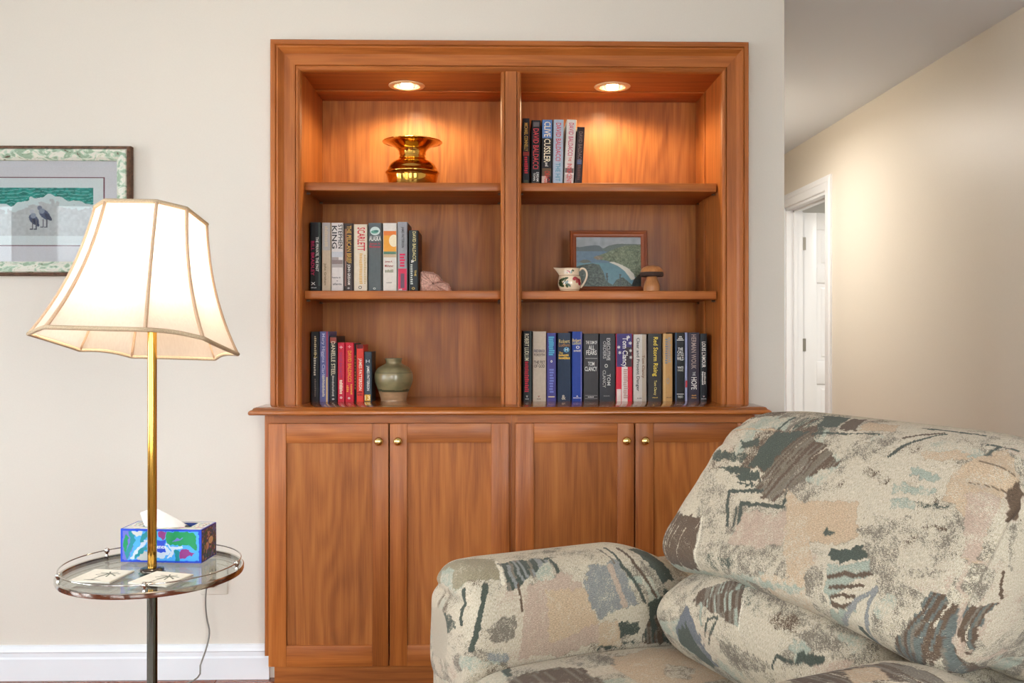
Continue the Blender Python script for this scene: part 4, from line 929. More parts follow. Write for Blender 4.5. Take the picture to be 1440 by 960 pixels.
# shade: bell with alternating wide and narrow panels, hanging crooked
ZS = 1.442
ANG = [math.radians(a) for a in (-66, -33.5, 24, 56.5, 114, 146.5, 204, 236.5)]
R0, R1, HS = .121, .220, .305
TH = math.radians(20.5)
Mt = Matrix.Translation((0, 0, ZS)) @ Matrix.Rotation(TH, 4, 'Z') @ Matrix.Rotation(math.radians(5.8), 4, 'Y') @ Matrix.Rotation(math.radians(-9.0), 4, 'X') @ Matrix.Rotation(-TH, 4, 'Z')
def shade_pt(k, t, off=0.0):
    """k: position around (0..8, whole numbers = ribs), t: 0 top .. 1 bottom"""
    i = int(math.floor(k)) % 8; fr = k-math.floor(k)
    r = R0+(R1-R0)*(.42*t+.58*t**2.4)+off
    a0, a1 = ANG[i], ANG[(i+1) % 8]
    p = Vector((math.sin(a0), -math.cos(a0), 0))*r; q = Vector((math.sin(a1), -math.cos(a1), 0))*r
    v = p.lerp(q, fr)
    wide = (i % 2 == 1)
    bow = math.sin(PI*fr)
    v = v*(1+(-.012 if wide else -.03)*bow*t)                  # fabric pulled in slightly between ribs
    z = -HS*t
    if t > .8: z += (0 if wide else .005)*bow*(t-.8)/.2     # gently arched lower edge
    return Mt @ Vector((v.x, v.y, z))
sfab = bpy.data.materials.new('shade_fabric'); sfab.use_nodes = True; nt = sfab.node_tree; b = bsdf(sfab); nt.nodes.remove(b)
N = nt.nodes.new; L = nt.links.new
df = N('ShaderNodeBsdfDiffuse'); tl = N('ShaderNodeBsdfTranslucent'); mx_ = N('ShaderNodeMixShader'); mx_.inputs[0].default_value = .5
ns = N('ShaderNodeTexNoise'); ns.inputs['Scale'].default_value = 1; mp = N('ShaderNodeMapping'); mp.inputs['Scale'].default_value = (260, 260, 12); tc = N('ShaderNodeTexCoord'); L(tc.outputs['Object'], mp.inputs[0]); L(mp.outputs[0], ns.inputs['Vector'])
rp = N('ShaderNodeValToRGB'); rp.color_ramp.elements[0].color = rgba((230, 214, 196)); rp.color_ramp.elements[1].color = rgba((243, 230, 214)); L(ns.outputs['Fac'], rp.inputs[0])
L(rp.outputs[0], df.inputs[0]); L(rp.outputs[0], tl.inputs[0]); L(df.outputs[0], mx_.inputs[1]); L(tl.outputs[0], mx_.inputs[2]); L(mx_.outputs[0], nt.nodes['Material Output'].inputs['Surface'])
nk, ntt = 8*8, 28
P = np.array([[tuple(shade_pt(k/8.0, t/ntt)) for k in range(nk+1)] for t in range(ntt+1)])
shade = link('lamp_shade', grid_mesh('lamp_shade', P), sfab, lamp)
braid = pmat('braid_trim', (196, 172, 140), .8, vary=.2, bump=.6, scale=500); ribm = pmat('rib_trim', (206, 172, 140), .75, vary=.1, bump=.3, scale=400)
for k in range(8): MB().tube([shade_pt(k, t/20, .001) for t in range(21)], .0042, 8).build('rib', ribm, shade, smooth=True)
def braid_ring(name, t):
    pts = [shade_pt(k/10, t, .002) for k in range(80)]
    mb = MB().tube(pts, .0048, 8, closed=True); mb.build(name, braid, shade, smooth=True)
braid_ring('lower_braid', 1.0); braid_ring('upper_braid', 0.0)
# harp, socket, bulb, finial
MB().lathe([(.0001, 1.19), (.016, 1.19), (.018, 1.20), (.018, 1.25), (.014, 1.258), (.0001, 1.258)], n=28, cap=False).build('socket', brass, lamp, smooth='auto')
hp, _ = spline([(-.012, 0, 1.20), (-.045, 0, 1.24), (-.055, 0, 1.31), (-.045, 0, 1.39), (-.015, 0, 1.435), (0, 0, 1.44), (.015, 0, 1.435), (.045, 0, 1.39), (.055, 0, 1.31), (.045, 0, 1.24), (.012, 0, 1.20)], 60)
MB().tube(hp, .0018, 8).build('harp', brass, lamp, smooth=True)
for k in (0.5, 2.5, 4.5, 6.5): MB().tube([(0, 0, 1.442), tuple(shade_pt(k, 0.0))], .0015, 6).build('spider_arm', brass, lamp)
MB().lathe([(.003, 1.44), (.005, 1.446), (.003, 1.45), (.006, 1.456), (.007, 1.464), (.004, 1.472), (.0001, 1.476)], n=20, cap=False).build('finial', brass, lamp, smooth=True)
hp, _ = spline([(-.030, -.02, 1.452), (-.024, -.02, 1.468), (-.014, -.02, 1.462), (.004, -.02, 1.470), (.022, -.02, 1.466), (.038, -.02, 1.464), (.040, -.02, 1.456)], 30)
MB().tube(hp, .0011, 6).build('bent_wire', gunmetal, lamp, smooth=True)
pr, _ = spline([(.012, 1.256), (.014, 1.27), (.026, 1.30), (.030, 1.325), (.022, 1.348), (.0001, 1.356)], 24); MB().lathe(pr, n=24, cap=False).build('bulb', pmat('bulb_white_lit', (255, 238, 212), .4, emit=12.0), lamp, smooth=True)
ld = bpy.data.lights.new('lamp_bulb', 'POINT'); ld.energy = LAMP_W if 'LAMP_W' in globals() else 7.6; ld.color = (1, .92, .80); ld.shadow_soft_size = .04
lo = bpy.data.objects.new('lamp_bulb', ld); COL.objects.link(lo); lo.location = (LX+.0, LY-.04, 1.33)

# ================================================================== THINGS ON THE TRAY
zt_ = ZTR+.002
def palm_tile(seed):
    def fn(U, V):
        c = np.zeros(U.shape+(3,)); n = smooth_noise(U.shape, 6, seed); c[:] = (232, 228, 216); c += 8*(n[..., None]-.5)
        g = (104, 108, 92)
        pts = [(.48, .08), (.50, .3), (.56, .5), (.60, .66)]
        m = near_line(U, V, pts, .035)
        for a in range(8):
            an = a*PI/4+.3; q = [(.60, .66)]
            for t in (.1, .2, .28): q.append((.60+math.cos(an)*t, .66+math.sin(an)*t*.8-.9*t*t))
            m |= near_line(U, V, q, .04)
        m |= in_poly(U, V, [(.25, .07), (.5, .11), (.78, .07), (.5, .04)])
        c[m] = g; return c
    return fn
coast_m = pmat('stone_coaster', (222, 216, 200), .7, vary=.04, scale=120, bump=.1)
def coaster(pts, label, seed):
    q = [PZ(x, y, zt_+.006) for x, y in pts]; c = sum(q)/4
    e1 = (q[3]-q[0]+q[2]-q[1])/2; sz = .0985; an = math.atan2(e1[1], e1[0])
    t = empty('coaster', (c[0], c[1], zt_), an); tag(t, label, 'coaster', 'palm coasters on the lamp tray')
    box('tile', coast_m, t, -sz/2, sz/2, -sz/2, sz/2, .0012, .0062, bevel=.0012); box('cork_back', pmat('cork', (120, 92, 62), .9, vary=.2, scale=300), t, -sz/2+.004, sz/2-.004, -sz/2+.004, sz/2-.004, 0, .0013)
    painted_plane('palm_print', print_mat('tile_print', .6), t, (-sz/2+.003, -sz/2+.003, .0065), (sz-.006, 0, 0), (0, sz-.006, 0), 80, 80, palm_tile(seed))
coaster([(105.6, 816), (136, 799.5), (183, 801), (149, 818.5)], 'square palm-print coaster lying on the tray far from the outlet', 3)
coaster([(188.7, 819), (220.8, 802.5), (264, 806), (232.4, 823)], 'square palm-print coaster lying in front of the lamp pole', 7)
# tissue box
q0, q1, q2 = PZ(170.2, 787.5, zt_), PZ(283, 789.5, zt_), PZ(311.7, 772.5, zt_)
bw = float(np.linalg.norm((q1-q0)[:2])); bd = .09; bh = float((789.5-743)/1280*((q1-CAM)@FW)); ba = math.atan2((q1-q0)[1], (q1-q0)[0])
tb = empty('tissue_box', (q0[0]+.005, q0[1]-.014, zt_), ba); tag(tb, 'blue-edged tissue box with colourful leaf pattern on the lamp tray', 'tissue box')
FACE = [((56, 106, 196), [(90, 330), (90, 700), (1040, 700), (1040, 330)])]
BLU, SKY, GRN, TEA, PUR, MAG, PAL, GRY = (20, 66, 196), (70, 160, 226), (18, 140, 84), (20, 132, 140), (104, 108, 190), (140, 48, 122), (200, 212, 226), (196, 196, 190)
shapes = [(SKY, [(110, 335), (1015, 335), (1015, 680), (110, 680)]), (PUR, [(110, 335), (200, 335), (260, 440), (230, 560), (180, 680), (110, 680)]), (GRN, [(125, 560), (130, 430), (160, 370), (185, 420), (165, 520), (150, 600)]), (TEA, [(190, 335), (235, 335), (265, 460), (200, 600), (170, 680), (140, 600), (200, 480)]),
          (GRY, [(225, 340), (345, 340), (340, 390), (280, 405), (235, 380)]), (TEA, [(345, 380), (400, 335), (440, 335), (430, 400), (330, 480), (310, 460)]), (PAL, [(430, 420), (440, 450), (340, 520), (270, 620), (245, 670), (200, 670), (270, 560), (330, 470)]), (TEA, [(400, 500), (410, 540), (330, 620), (250, 670), (255, 630), (330, 540)]),
          (GRY, [(330, 600), (440, 560), (500, 600), (450, 680), (280, 680)]), (PAL, [(480, 560), (640, 520), (680, 580), (600, 650), (500, 640)]), (MAG, [(540, 345), (640, 345), (600, 440), (545, 400)]),
          (GRN, [(640, 345), (960, 345), (985, 400), (990, 560), (940, 560), (880, 480), (800, 500), (660, 490), (610, 450)]), (PUR, [(700, 460), (760, 410), (830, 420), (780, 450)]), (GRN, [(660, 490), (760, 450), (880, 450), (900, 480), (800, 510)]), (PAL, [(620, 470), (690, 520), (820, 510), (830, 540), (720, 560), (700, 640), (640, 650), (690, 560)]),
          (MAG, [(780, 560), (870, 545), (980, 600), (860, 640), (800, 660)]), (TEA, [(720, 560), (780, 560), (800, 680), (740, 680)]), (SKY, [(900, 490), (960, 540), (1000, 590), (960, 590), (910, 540)]), (SKY, [(880, 650), (950, 610), (1010, 640), (1010, 680), (900, 680)]), (BLU, [(470, 440), (615, 440), (620, 580), (470, 580)])]
def front(U, V):
    X = 90+U*955; Y = 700-V*385; c = np.zeros(U.shape+(3,)); c[:] = BLU
    n = smooth_noise(U.shape, 8, 21); X2 = X+24*(n-.5); Y2 = Y+24*(smooth_noise(U.shape, 8, 22)-.5)
    inn = (X > 112) & (X < 1016) & (Y > 338) & (Y < 680)
    for col, p in shapes:
        m = in_poly(X2, Y2, p) & inn; c[m] = col
    return c
def side(U, V):
    c = np.zeros(U.shape+(3,)); n = smooth_noise(U.shape, 6, 31); n2 = smooth_noise(U.shape, 10, 32); c[:] = (66, 74, 108)
    c[n2 > .6] = (112, 66, 84); c[n > .66] = (52, 100, 50); c[(n < .24)] = (200, 150, 120); c[(n2 < .22)] = (90, 100, 160)
    m = (U-.62)**2*.5+(V-.55)**2 < .012; c[m] = (226, 178, 130); m = (U-.35)**2*.6+(V-.42)**2 < .012; c[m] = (214, 150, 120)
    m = near_line(U, V, [(.2, .1), (.3, .4), (.2, .8), (.4, .9)], .05); c[m] = (44, 92, 34)
    e = (U < .03) | (U > .985) | (V < .03) | (V > .95); c[e] = (52, 56, 150); return c
def topf(U, V):
    c = np.zeros(U.shape+(3,)); n = smooth_noise(U.shape, 9, 41); n2 = smooth_noise(U.shape, 6, 42); c[:] = (226, 224, 214)
    c[n > .68] = (196, 120, 150); c[n2 > .7] = (84, 156, 110); c[n < .25] = (150, 180, 216)
    e = (U < .02) | (U > .98) | (V < .03) | (V > .97); c[e] = (60, 84, 190); return c
pm_ = print_mat('carton_print', .35, .2)
carton = pmat('carton_board', (60, 84, 170), .5, vary=.05)
body = MB(); th = .0008                                    # open carton: walls and bottom
body.box(0, bw, 0, th, 0, bh); body.box(0, bw, bd-th, bd, 0, bh); body.box(0, th, th, bd-th, 0, bh); body.box(bw-th, bw, th, bd-th, 0, bh); body.box(th, bw-th, th, bd-th, 0, th)
bo = body.build('carton', carton, tb)
painted_plane('front_print', pm_, bo, (0, -.0003, 0), (bw, 0, 0), (0, 0, bh), 260, 110, front)
painted_plane('side_print', pm_, bo, (bw+.0003, 0, 0), (0, bd, 0), (0, 0, bh), 120, 90, side)
painted_plane('side_print', pm_, bo, (-.0003, bd, 0), (0, -bd, 0), (0, 0, bh), 120, 90, side)
painted_plane('back_print', pm_, bo, (bw, bd+.0003, 0), (-bw, 0, 0), (0, 0, bh), 120, 60, front)
# top with an oval-cornered opening: four printed strips
ux0, ux1, uy0, uy1 = bw*.2, bw*.8, bd*.30, bd*.86
for (x0, x1, y0, y1) in ((0, bw, 0, uy0), (0, bw, uy1, bd), (0, ux0, uy0, uy1), (ux1, bw, uy0, uy1)):
    painted_plane('top_print', pm_, bo, (x0, y0, bh), (x1-x0, 0, 0), (0, y1-y0, 0), 80, 50, lambda U, V, a=(x0, x1, y0, y1): topf((a[0]+U*(a[1]-a[0]))/bw, (a[2]+V*(a[3]-a[2]))/bd))
lettering(bo, 'Kleenex', bw*(540-90)/955, bh*(700-515)/385, bw*.19, bh*.13, (240, 242, 246), -.0008)
# tissue pulled up through the opening
tn, tm = 40, 25; T = np.zeros((tn, tm, 3))
xl, xr = bw*.13, bw*.70
for i in range(tn):
    u = i/(tn-1)
    rz = .030+.010*math.sin(PI*min(1, u/.7)) if u < .35 else .040-.040*((u-.35)/.65)**1.5      # ridge above the carton top
    half = .030*math.sin(PI/2*min(1, u*1.5))**.8+.0008
    lo_ = (.026-.040*min(1, u/.22)) if u < .22 else -.014
    for j in range(tm):
        v = -1+2*j/(tm-1); a = abs(v)
        T[i, j] = (xl+(xr-xl)*u, bd*.52+v*half+.004*math.sin(u*8), bh+lo_+(rz-lo_)*(1-a**1.3)+.0022*math.sin(u*19+v*4)*a)
tis = link('tissue', grid_mesh('tissue', T), pmat('tissue_paper', (236, 233, 229), .85, bump=.2, scale=200), tb)
# ================================================================== ARMCHAIR
CO = np.array([.62, -1.309, 0.0]); CA = math.radians(203.5)
CF = np.array([math.cos(CA), math.sin(CA), 0]); CW = np.array([-math.sin(CA), math.cos(CA), 0])
chair = empty('armchair', CO, CA); tag(chair, 'overstuffed recliner armchair in abstract woven beige, brown and sage fabric', 'armchair')
def to_world(P): return CO+P[..., 0:1]*CF+P[..., 1:2]*CW+P[..., 2:3]*UP
def fabric():
    m = bpy.data.materials.new('tapestry_fabric'); m.use_nodes = True; nt = m.node_tree; N = nt.nodes.new; L = nt.links.new; b = bsdf(m)
    a = N('ShaderNodeVertexColor'); a.layer_name = 'print'; uv = N('ShaderNodeUVMap'); uv.uv_map = 'UVMap'
    sx = N('ShaderNodeSeparateXYZ'); L(uv.outputs[0], sx.inputs[0])
    def noise(sx, sy, det=2.0, off=0.0):
        mp = N('ShaderNodeMapping'); mp.inputs['Scale'].default_value = (sx, sy, 1); mp.inputs['Location'].default_value = (off, off*.7, 0); L(uv.outputs[0], mp.inputs[0])
        n = N('ShaderNodeTexNoise'); n.inputs['Scale'].default_value = 1; n.inputs['Detail'].default_value = det; L(mp.outputs[0], n.inputs['Vector']); return n.outputs['Fac']
    def math_(op, x, y=None, z=None):
        q = N('ShaderNodeMath'); q.operation = op
        for i, k in enumerate((x, y, z)):
            if k is None: continue
            if isinstance(k, (int, float)): q.inputs[i].default_value = k
            else: L(k, q.inputs[i])
        return q.outputs[0]
    sp = math_('MULTIPLY_ADD', noise(900, 420, 1.5), .6, math_('MULTIPLY', noise(260, 1000, 1.5, 3.3), .4))
    # speckle threshold against the woven density
    th = math_('MULTIPLY_ADD', a.outputs['Alpha'], .46, .27)
    d = math_('SUBTRACT', th, sp)
    k = N('ShaderNodeMapRange'); k.inputs[1].default_value = -.025; k.inputs[2].default_value = .035; L(d, k.inputs[0])
    cre = N('ShaderNodeValToRGB'); cre.color_ramp.elements[0].position = .35; cre.color_ramp.elements[1].position = .65
    cre.color_ramp.elements[0].color = rgba((184, 170, 144)); cre.color_ramp.elements[1].color = rgba((218, 206, 184)); L(noise(700, 160, 3, 9.1), cre.inputs[0])
    # heather inside a patch: shift its tone
    hs = N('ShaderNodeHueSaturation'); hv = N('ShaderNodeMapRange'); hv.inputs[1].default_value = .3; hv.inputs[2].default_value = .7; hv.inputs[3].default_value = .62; hv.inputs[4].default_value = 1.35
    L(noise(240, 900, 2, 5.5), hv.inputs[0]); L(hv.outputs[0], hs.inputs['Value']); L(a.outputs['Color'], hs.inputs['Color'])
    mx = N('ShaderNodeMix'); mx.data_type = 'RGBA'; L(k.outputs[0], mx.inputs['Factor']); L(cre.outputs[0], mx.inputs['A']); L(hs.outputs['Color'], mx.inputs['B'])
    yarn = math_('MULTIPLY_ADD', math_('SINE', math_('MULTIPLY', sx.outputs['Y'], 2*PI*400)), .07, math_('MULTIPLY_ADD', noise(60, 700, 2, 2.2), .5, .72))
    hv2 = N('ShaderNodeHueSaturation'); L(yarn, hv2.inputs['Value']); L(mx.outputs['Result'], hv2.inputs['Color'])
    L(hv2.outputs['Color'], b.inputs['Base Color']); b.inputs['Roughness'].default_value = .92; b.inputs['Specular IOR Level'].default_value = .15; b.inputs['Sheen Weight'].default_value = .12
    # weave relief
    w1 = math_('SINE', math_('MULTIPLY', sx.outputs['X'], 2*PI*420)); w2 = math_('SINE', math_('MULTIPLY', sx.outputs['Y'], 2*PI*420))
    h = math_('MULTIPLY_ADD', math_('MULTIPLY', w1, w2), .35, math_('MULTIPLY', noise(500, 500, 2, 1.7), 1.6))
    bp = N('ShaderNodeBump'); bp.inputs['Strength'].default_value = .55; bp.inputs['Distance'].default_value = .0016; L(h, bp.inputs['Height']); L(bp.outputs[0], b.inputs['Normal'])
    return m
FAB = fabric()
BR, GRD, TAN_, AQ, BLG, GY, PK = (100, 82, 66), (78, 84, 74), (194, 168, 138), (162, 168, 152), (140, 140, 136), (126, 116, 102), (186, 162, 142)
CRM = (222, 212, 190)
def superq(n, count):
    """even samples of t in -1..1 with scale s along a superellipse end rounding"""
    return None
def loft(name, half, prof, nu, nv, power, radius, axis, center=0.0, deform=None, patches=(), seed=1, base=.36, start_scale=.0, parent=None, rnd=10):
    """closed spline profile swept along an axis ('w' across the chair or 'f' along it); ends rounded over 'radius' metres"""
    pr, arc = spline(prof, nv, closed=True); c = pr.mean(0)
    th = np.linspace(-PI/2, PI/2, 721); e = 2.0/power
    L0 = half-radius
    # path: flat run + superellipse end
    t = np.concatenate([-L0-radius*np.abs(np.sin(th[:360]))**e, [], L0+radius*np.abs(np.sin(th[361:]))**e]) if False else None
    q = np.linspace(0, PI/2, 400)
    xe = L0+radius*np.sin(q)**e; se = np.cos(q)**e; se[-1] = 0
    X = np.concatenate([-xe[::-1], xe]); S = np.concatenate([se[::-1], se])
    Rm = np.abs(pr-c).max()
    A = np.concatenate([[0], np.cumsum(np.hypot(np.diff(X), np.diff(S)*Rm))]); s = np.linspace(0, A[-1], nu)
    xs = np.interp(s, A, X); sc = np.interp(s, A, S)
    u_ = s-A[-1]/2
    G = c+(pr[None]-c)*np.maximum(sc, .012)[:, None, None]
    P = np.zeros((nu, nv, 3)); 
    if axis == 'w': P[..., 0] = G[..., 0]; P[..., 1] = xs[:, None]+center; P[..., 2] = G[..., 1]
    else: P[..., 1] = G[..., 0]+0.0; P[..., 0] = xs[:, None]+center; P[..., 2] = G[..., 1]
    if deform is not None: P = deform(P, xs/half, sc, arc/arc[-1])
    UVm = np.stack([np.broadcast_to(u_[:, None], (nu, nv)), np.broadcast_to(arc[None], (nu, nv))], -1)
    col, den = paint_part(P, UVm, patches, seed, base, rnd, sc < .6)
    col[sc < .4] = GY; den[sc < .4] = .4
    me = grid_mesh(name, P, lin(col), den, UVm, wrap_v=True)
    return link(name, me, FAB, parent or chair)
def paint_part(P, UVm, patches, seed, base, rnd, edge):
    Wd = to_world(P); v = Wd-CAM; d = v@FW; px = 720+FPX*(v@RT)/d; py = HOR-FPX*v[..., 2]/d
    U, V = UVm[..., 0], UVm[..., 1]; sh = U.shape; rs = np.random.RandomState(seed)
    n1 = smooth_noise(sh, 26, seed); n4 = smooth_noise(sh, 60, seed+5); n2 = smooth_noise(sh, 9, seed+1); jx = (smooth_noise(sh, 3, seed+2)-.5)*.010+(smooth_noise(sh, 12, seed+12)-.5)*.010; jy = (smooth_noise(sh, 3, seed+3)-.5)*.010+(smooth_noise(sh, 12, seed+13)-.5)*.010
    col = np.zeros(sh+(3,)); col[:] = GY; den = np.clip(base+.5*(n1-.5)+.35*(n2-.5)+.3*(n4-.5), 0, .62)
    col[n1 > .80] = AQ; col[(n4 > .62) & (n1 < .5)] = PK; col[(n4 < .3) & (n2 > .5)] = BR
    Uj, Vj = U+jx, V+jy
    def paint(m, c, dn): col[m] = c; den[m] = np.clip(dn+.25*(n2[m]-.5), 0, 1.2)
    # scattered motifs for the sides the photograph does not show
    um, uM, vm, vM = U.min(), U.max(), V.min(), V.max()
    for k in range(rnd):
        cu, cv = rs.uniform(um, uM), rs.uniform(vm, vM); a = rs.uniform(0, PI); w2, h2 = rs.uniform(.03, .08), rs.uniform(.02, .06)
        cs, sn = math.cos(a), math.sin(a)
        q = [(cu+x*w2*cs-y*h2*sn, cv+x*w2*sn+y*h2*cs) for x, y in ((-1, -1), (1, -.8), (.9, 1), (-1, .8))]
        paint(in_poly(Uj, Vj, q), [BR, GRD, TAN_, BLG, AQ, GY][rs.randint(6)], rs.uniform(.45, .8))
    def to_uv(x, y):
        dist = (px-x)**2+(py-y)**2+np.where(edge, 1e9, 0)[:, None]; m = dist < 16
        if m.any(): i = np.where(m.ravel())[0]; j = i[np.argmin(d.ravel()[i]+dist.ravel()[i]*.004)]
        else: j = int(np.argmin(dist))
        return U.ravel()[j], V.ravel()[j], d.ravel()[j]
    for p in patches:
        pts = [to_uv(*q) for q in p[1]]; uvp = [q[:2] for q in pts]
        if p[0] == 'p': paint(in_poly(Uj, Vj, uvp), p[2], p[3])
        elif p[0] == 'c': m = in_poly(U+jx*.5, V+jy*.5, uvp); den[m] = 0.0; col[m] = GY
        elif p[0] == 'l':
            wd = p[2]*pts[0][2]/FPX; paint(near_line(U+jx*.35, V+jy*.35, uvp, wd), p[3], p[4])
        elif p[0] == 's':                                   # streaked patch: stripes along the long way
            m = in_poly(Uj, Vj, uvp); paint(m, p[2], p[3])
            a, b_ = np.array(uvp[0]), np.array(uvp[1]); ax = (b_-a)/np.linalg.norm(b_-a)
            ph = (U*ax[0]+V*ax[1])/(p[5]*.22)+1.6*n2+1.2*n1+40; rl = rs.rand(4000); al = (-U*ax[1]+V*ax[0])/.045+3*rl[np.clip(ph.astype(int), 0, 3999)]
            val = (rl[np.clip(ph.astype(int), 0, 3999)]+.45*rl[np.clip(al.astype(int)*7+ph.astype(int)*3+900, 0, 3999)])/1.45
            mm = m & (val > .62); col[mm] = p[4]; mm = m & (val < .12); den[mm] = .45; mm = m & (val > .45) & (val < .55); col[mm] = GY
    den = np.clip(den+np.where(den > .02, .34*(rs.rand(*sh)-.5)+.3*(smooth_noise(sh, 4, seed+31)-.5), 0), 0, 1.2)
    return np.clip(col, 0, 255), den
def zb(X, Y): return (910+X/2.4, 560+Y/2.4)
def za_(X, Y): return (600+X/2.88, 740+Y/2.88)
def poly(f, pts, c, dn=.8): return ('p', [f(*p) for p in pts], c, dn)
def clear(f, pts): return ('c', [f(*p) for p in pts])
def line(f, pts, wd, c, dn=1.0): return ('l', [f(*p) for p in pts], 1.2*wd/(2.4 if f is zb else 2.88), c, dn)
def streak(f, pts, c, dn, c2, period=.02): return ('s', [f(*p) for p in pts], c, dn, c2, period)

back_p = [
    poly(zb, [(190, 230), (270, 310), (300, 560), (180, 560)], GY, .42), poly(zb, [(250, 480), (480, 520), (480, 610), (240, 560)], GY, .5),
    poly(zb, [(280, 45), (505, 60), (470, 106), (270, 106)], AQ, .55), line(zb, [(440, 105), (500, 62)], 10, GRD), line(zb, [(470, 108), (535, 66)], 12, GY), line(zb, [(500, 108), (570, 68)], 12, BR, .8),
    poly(zb, [(600, 58), (685, 62), (640, 98), (572, 92)], GRD, 1.0), poly(zb, [(688, 68), (742, 70), (700, 108), (645, 100)], BR, .95), poly(zb, [(750, 78), (860, 90), (835, 112), (705, 108)], TAN_, .85),
    line(zb, [(260, 112), (430, 106)], 6, TAN_), line(zb, [(560, 116), (785, 119)], 7, GRD),
    poly(zb, [(230, 120), (300, 112), (290, 170), (215, 180)], PK, .45),
    poly(zb, [(425, 113), (545, 110), (440, 190), (400, 240), (338, 234)], GRD, .95), streak(zb, [(545, 110), (658, 215), (500, 292), (402, 356), (360, 300), (440, 185)], BR, .88, (120, 108, 92), .022),
    poly(zb, [(315, 140), (335, 150), (378, 132), (378, 155), (318, 168)], GRD, .95), poly(zb, [(210, 195), (235, 178), (290, 180), (340, 190), (320, 215), (270, 205), (230, 210)], GRD, .75), poly(zb, [(235, 235), (300, 225), (348, 240), (345, 262), (290, 255)], GRD, .8), poly(zb, [(295, 262), (378, 250), (380, 275), (310, 282)], GRD, .85), poly(zb, [(300, 285), (355, 288), (355, 300), (310, 300)], GRD, .9),
    line(zb, [(275, 312), (385, 312)], 11, GRD), line(zb, [(277, 312), (268, 430)], 10, GRD), line(zb, [(322, 352), (460, 366)], 12, GRD), line(zb, [(318, 352), (310, 430)], 12, GRD), line(zb, [(300, 370), (290, 430)], 6, GRD), line(zb, [(470, 320), (458, 362)], 9, GRD),
    streak(zb, [(82, 372), (180, 402), (165, 480), (188, 592), (78, 556), (42, 510)], BR, .9, GRD, .016), line(zb, [(182, 402), (172, 480), (196, 590)], 9, CRM, 1.0),
    poly(zb, [(500, 350), (720, 345), (700, 470), (600, 490), (520, 480)], TAN_, .8), poly(zb, [(330, 380), (480, 385), (455, 500), (265, 490)], PK, .68), poly(zb, [(470, 300), (520, 350), (560, 600), (520, 650), (460, 520)], TAN_, .62), poly(zb, [(600, 440), (640, 445), (630, 460), (590, 458)], GRD, .8), poly(zb, [(540, 580), (612, 560), (612, 700), (535, 660)], GY, .6),
    poly(zb, [(90, 580), (330, 600), (530, 640), (520, 672), (300, 610), (140, 640)], AQ, .6), poly(zb, [(200, 520), (310, 560), (260, 580), (190, 570)], GRD, .5),
    clear(zb, [(606, 490), (785, 486), (790, 660), (800, 860), (700, 820), (640, 740), (604, 690)]),
    poly(zb, [(619, 502), (775, 497), (772, 540), (618, 547)], GRD, 1.1), poly(zb, [(617, 556), (768, 550), (766, 600), (640, 640), (616, 720), (612, 690)], AQ, .8),
    line(zb, [(615, 600), (660, 590), (700, 598), (765, 588)], 16, BR, .9), line(zb, [(620, 638), (650, 632), (725, 636)], 12, BR, .9), line(zb, [(620, 670), (650, 662), (700, 672)], 12, BR, .9), line(zb, [(625, 695), (660, 700), (695, 692)], 12, BR, .9),
    poly(zb, [(615, 715), (700, 705), (650, 770)], AQ, .9), line(zb, [(668, 765), (770, 648)], 16, BLG, .9), line(zb, [(770, 650), (782, 830)], 14, BLG, .9), line(zb, [(660, 765), (690, 800)], 12, BLG, .9), line(zb, [(722, 775), (795, 862)], 20, GRD, 1.1), line(zb, [(735, 850), (800, 868)], 12, GRD, .9),
    streak(zb, [(945, 652), (1192, 690), (1176, 950), (1060, 935), (1000, 880), (840, 865), (900, 760)], BR, .92, (104, 108, 102), .024),
    poly(zb, [(1040, 235), (1220, 168), (1262, 280), (1205, 330), (1115, 545), (1062, 540), (1090, 420), (1005, 330)], TAN_, .66), poly(zb, [(1080, 330), (1200, 330), (1120, 540), (1064, 540)], PK, .7), poly(zb, [(920, 180), (1060, 172), (1095, 205), (930, 205)], TAN_, .7),
    line(zb, [(862, 132), (925, 122), (1000, 115)], 11, BR), line(zb, [(818, 196), (880, 150), (1010, 120)], 10, GRD), line(zb, [(930, 99), (1140, 127)], 9, GRD), line(zb, [(1140, 192), (1190, 165)], 9, GRD), line(zb, [(1150, 155), (1250, 175)], 10, GRD), line(zb, [(1120, 212), (1240, 260)], 5, BR, .8), line(zb, [(1090, 285), (1225, 320)], 5, BR, .8),
    poly(zb, [(680, 165), (840, 120), (830, 150), (740, 220)], GY, .55), poly(zb, [(735, 230), (830, 270), (800, 290), (720, 260)], BR, .45), poly(zb, [(890, 235), (990, 262), (960, 285), (880, 260)], AQ, .75), poly(zb, [(820, 285), (980, 300), (970, 325), (830, 320)], AQ, .6), poly(zb, [(905, 350), (1030, 355), (1020, 375), (910, 368)], GRD, .55), poly(zb, [(820, 340), (905, 345), (900, 380), (830, 380)], AQ, .65), poly(zb, [(760, 390), (1010, 420), (990, 450), (780, 460)], GY, .45), poly(zb, [(790, 560), (1005, 585), (990, 612), (790, 600)], GY, .5), poly(zb, [(700, 430), (860, 420), (830, 640), (790, 680)], GY, .5), poly(zb, [(620, 290), (680, 270), (640, 320)], BR, .4), poly(zb, [(930, 430), (1010, 430), (1000, 450)], BR, .7),
    poly(zb, [(1222, 300), (1262, 280), (1262, 410), (1215, 415)], BR, 1.0), poly(zb, [(1205, 700), (1240, 700), (1230, 850), (1195, 850)], PK, .62), line(zb, [(1205, 580), (1200, 680)], 12, BR, .9), poly(zb, [(1215, 430), (1250, 430), (1245, 600), (1215, 560)], GY, .5),
]
